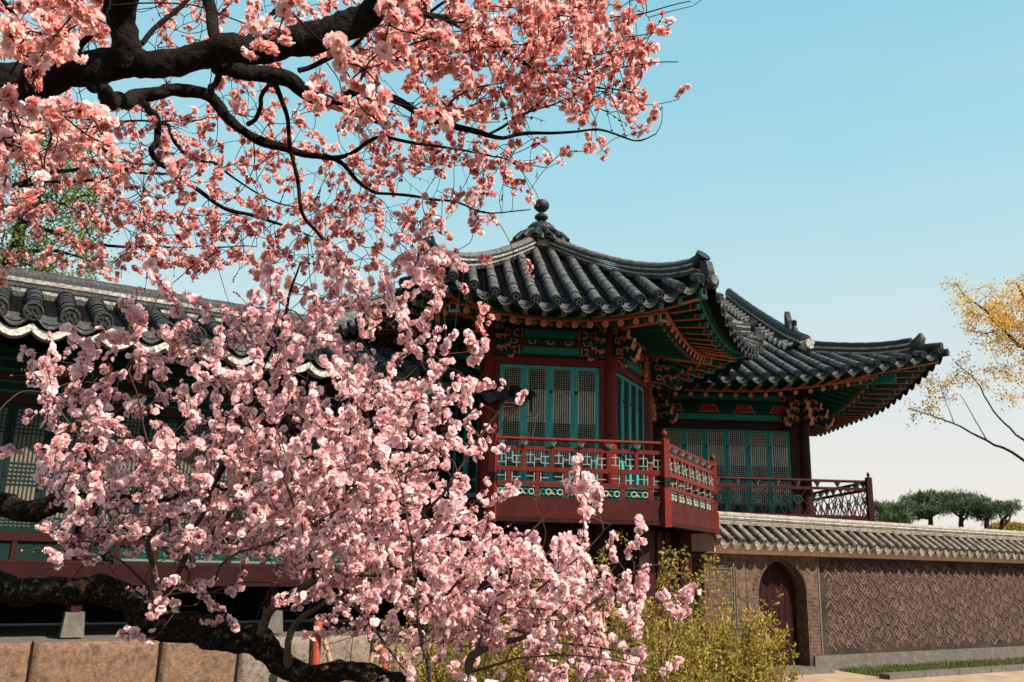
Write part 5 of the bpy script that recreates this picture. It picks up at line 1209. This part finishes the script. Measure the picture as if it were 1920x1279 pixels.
pine(1735, 60, 930, [(-35, 955, 26, 12), (-10, 940, 30, 13), (15, 934, 28, 11), (35, 945, 22, 10), (-45, 972, 22, 10), (-15, 962, 24, 9), (20, 958, 20, 8)], 'broad topped pine beyond the wall, the largest of its row', .5)
pine(1790, 61, 932, [(-15, 940, 24, 10), (12, 936, 26, 11), (30, 948, 24, 10), (-5, 955, 22, 9)], 'round topped pine in the middle of the row', .6)
pine(1842, 60, 938, [(-30, 950, 22, 9), (-8, 944, 24, 10), (12, 950, 22, 10), (-15, 964, 20, 8), (5, 968, 16, 7)], 'dark pine with two forked trunks second from the right of the row', .4)
pine(1850, 63, 945, [(35, 955, 22, 8), (50, 952, 16, 7), (20, 962, 16, 6)], 'thin leaning pine at the right end of the row', 1.4, 1030)
bs = thing('round_bush', 'low green treetop just above the wall coping at the right edge', 'bush', (px3(1890, 1000, 70).x, px3(1890, 1000, 70).y, 0)); lf = []; c = px3(1890, 998, 70)
mb = MB(); mb.tube([(c.x, c.y, 0), (c.x, c.y, c.z)], [.3, .15], M['pbark'], 6, False); mb.build('trunk', bs)
for q in range(1500):
    v = rv(); v.normalize(); cc = c+Vector((v.x*1.5, v.y*1.5, v.z*.7)); lf.append((cc, rv(), .3, .2))
leaf_mesh(lf, M['leafy'], 'leaves', bs)

# ------------------------------------------------------------ red posts with strings of wooden pieces on the terrace foot
def string_of_wood(pts, parent, w=.034):
    for i in range(len(pts)-1):
        a, b = Vector(pts[i]), Vector(pts[i+1]); mb = MB(); mb.tube([lerp(a, b, .08), lerp(a, b, .86)], w, M['tan'], 10); mb.build('wood_piece', parent)
    mb = MB(); mb.tube(pts, .009, M['iron'], 5); mb.build('cord', parent)
def PQ(x, y, n=12.3):
    d = px3(x, y, 1)-EYE; k = (n-(EYE.dot(CR.n)))/d.dot(CR.n); return EYE+d*k
def red_post(x, ytop, n, label, tilt=0):
    p = PQ(x, ytop, n); q = Vector((p.x+tilt, p.y, -.05)); t = thing('red_post', label, 'post', (q.x, q.y, 0)); mb = MB()
    mb.tube([q, lerp(q, p, .5), p-Vector((0, 0, .02)), p], [.06, .06, .06, .045], M['postred'], 14); mb.build('post', t); return t
t = red_post(597, 1165, 12.2, 'upright red post with tan wooden pieces on a cord, before the terrace blocks')
string_of_wood([PQ(602, 1178, 12.1), PQ(607, 1199, 12.1), PQ(614, 1222, 12.1), PQ(620, 1248, 12.1), PQ(628, 1272, 12.1)], t)
t = red_post(716, 1203, 12.2, 'red post between the low mossy limb and the pale stem, two cords of tan pieces', .12)
string_of_wood([PQ(742, 1214, 12.1), PQ(748, 1236, 12.1), PQ(754, 1262, 12.1), PQ(760, 1290, 12.1)], t)
string_of_wood([PQ(722, 1207, 12.05), PQ(700, 1222, 12.05), PQ(694, 1245, 12.05), PQ(689, 1268, 12.05)], t)
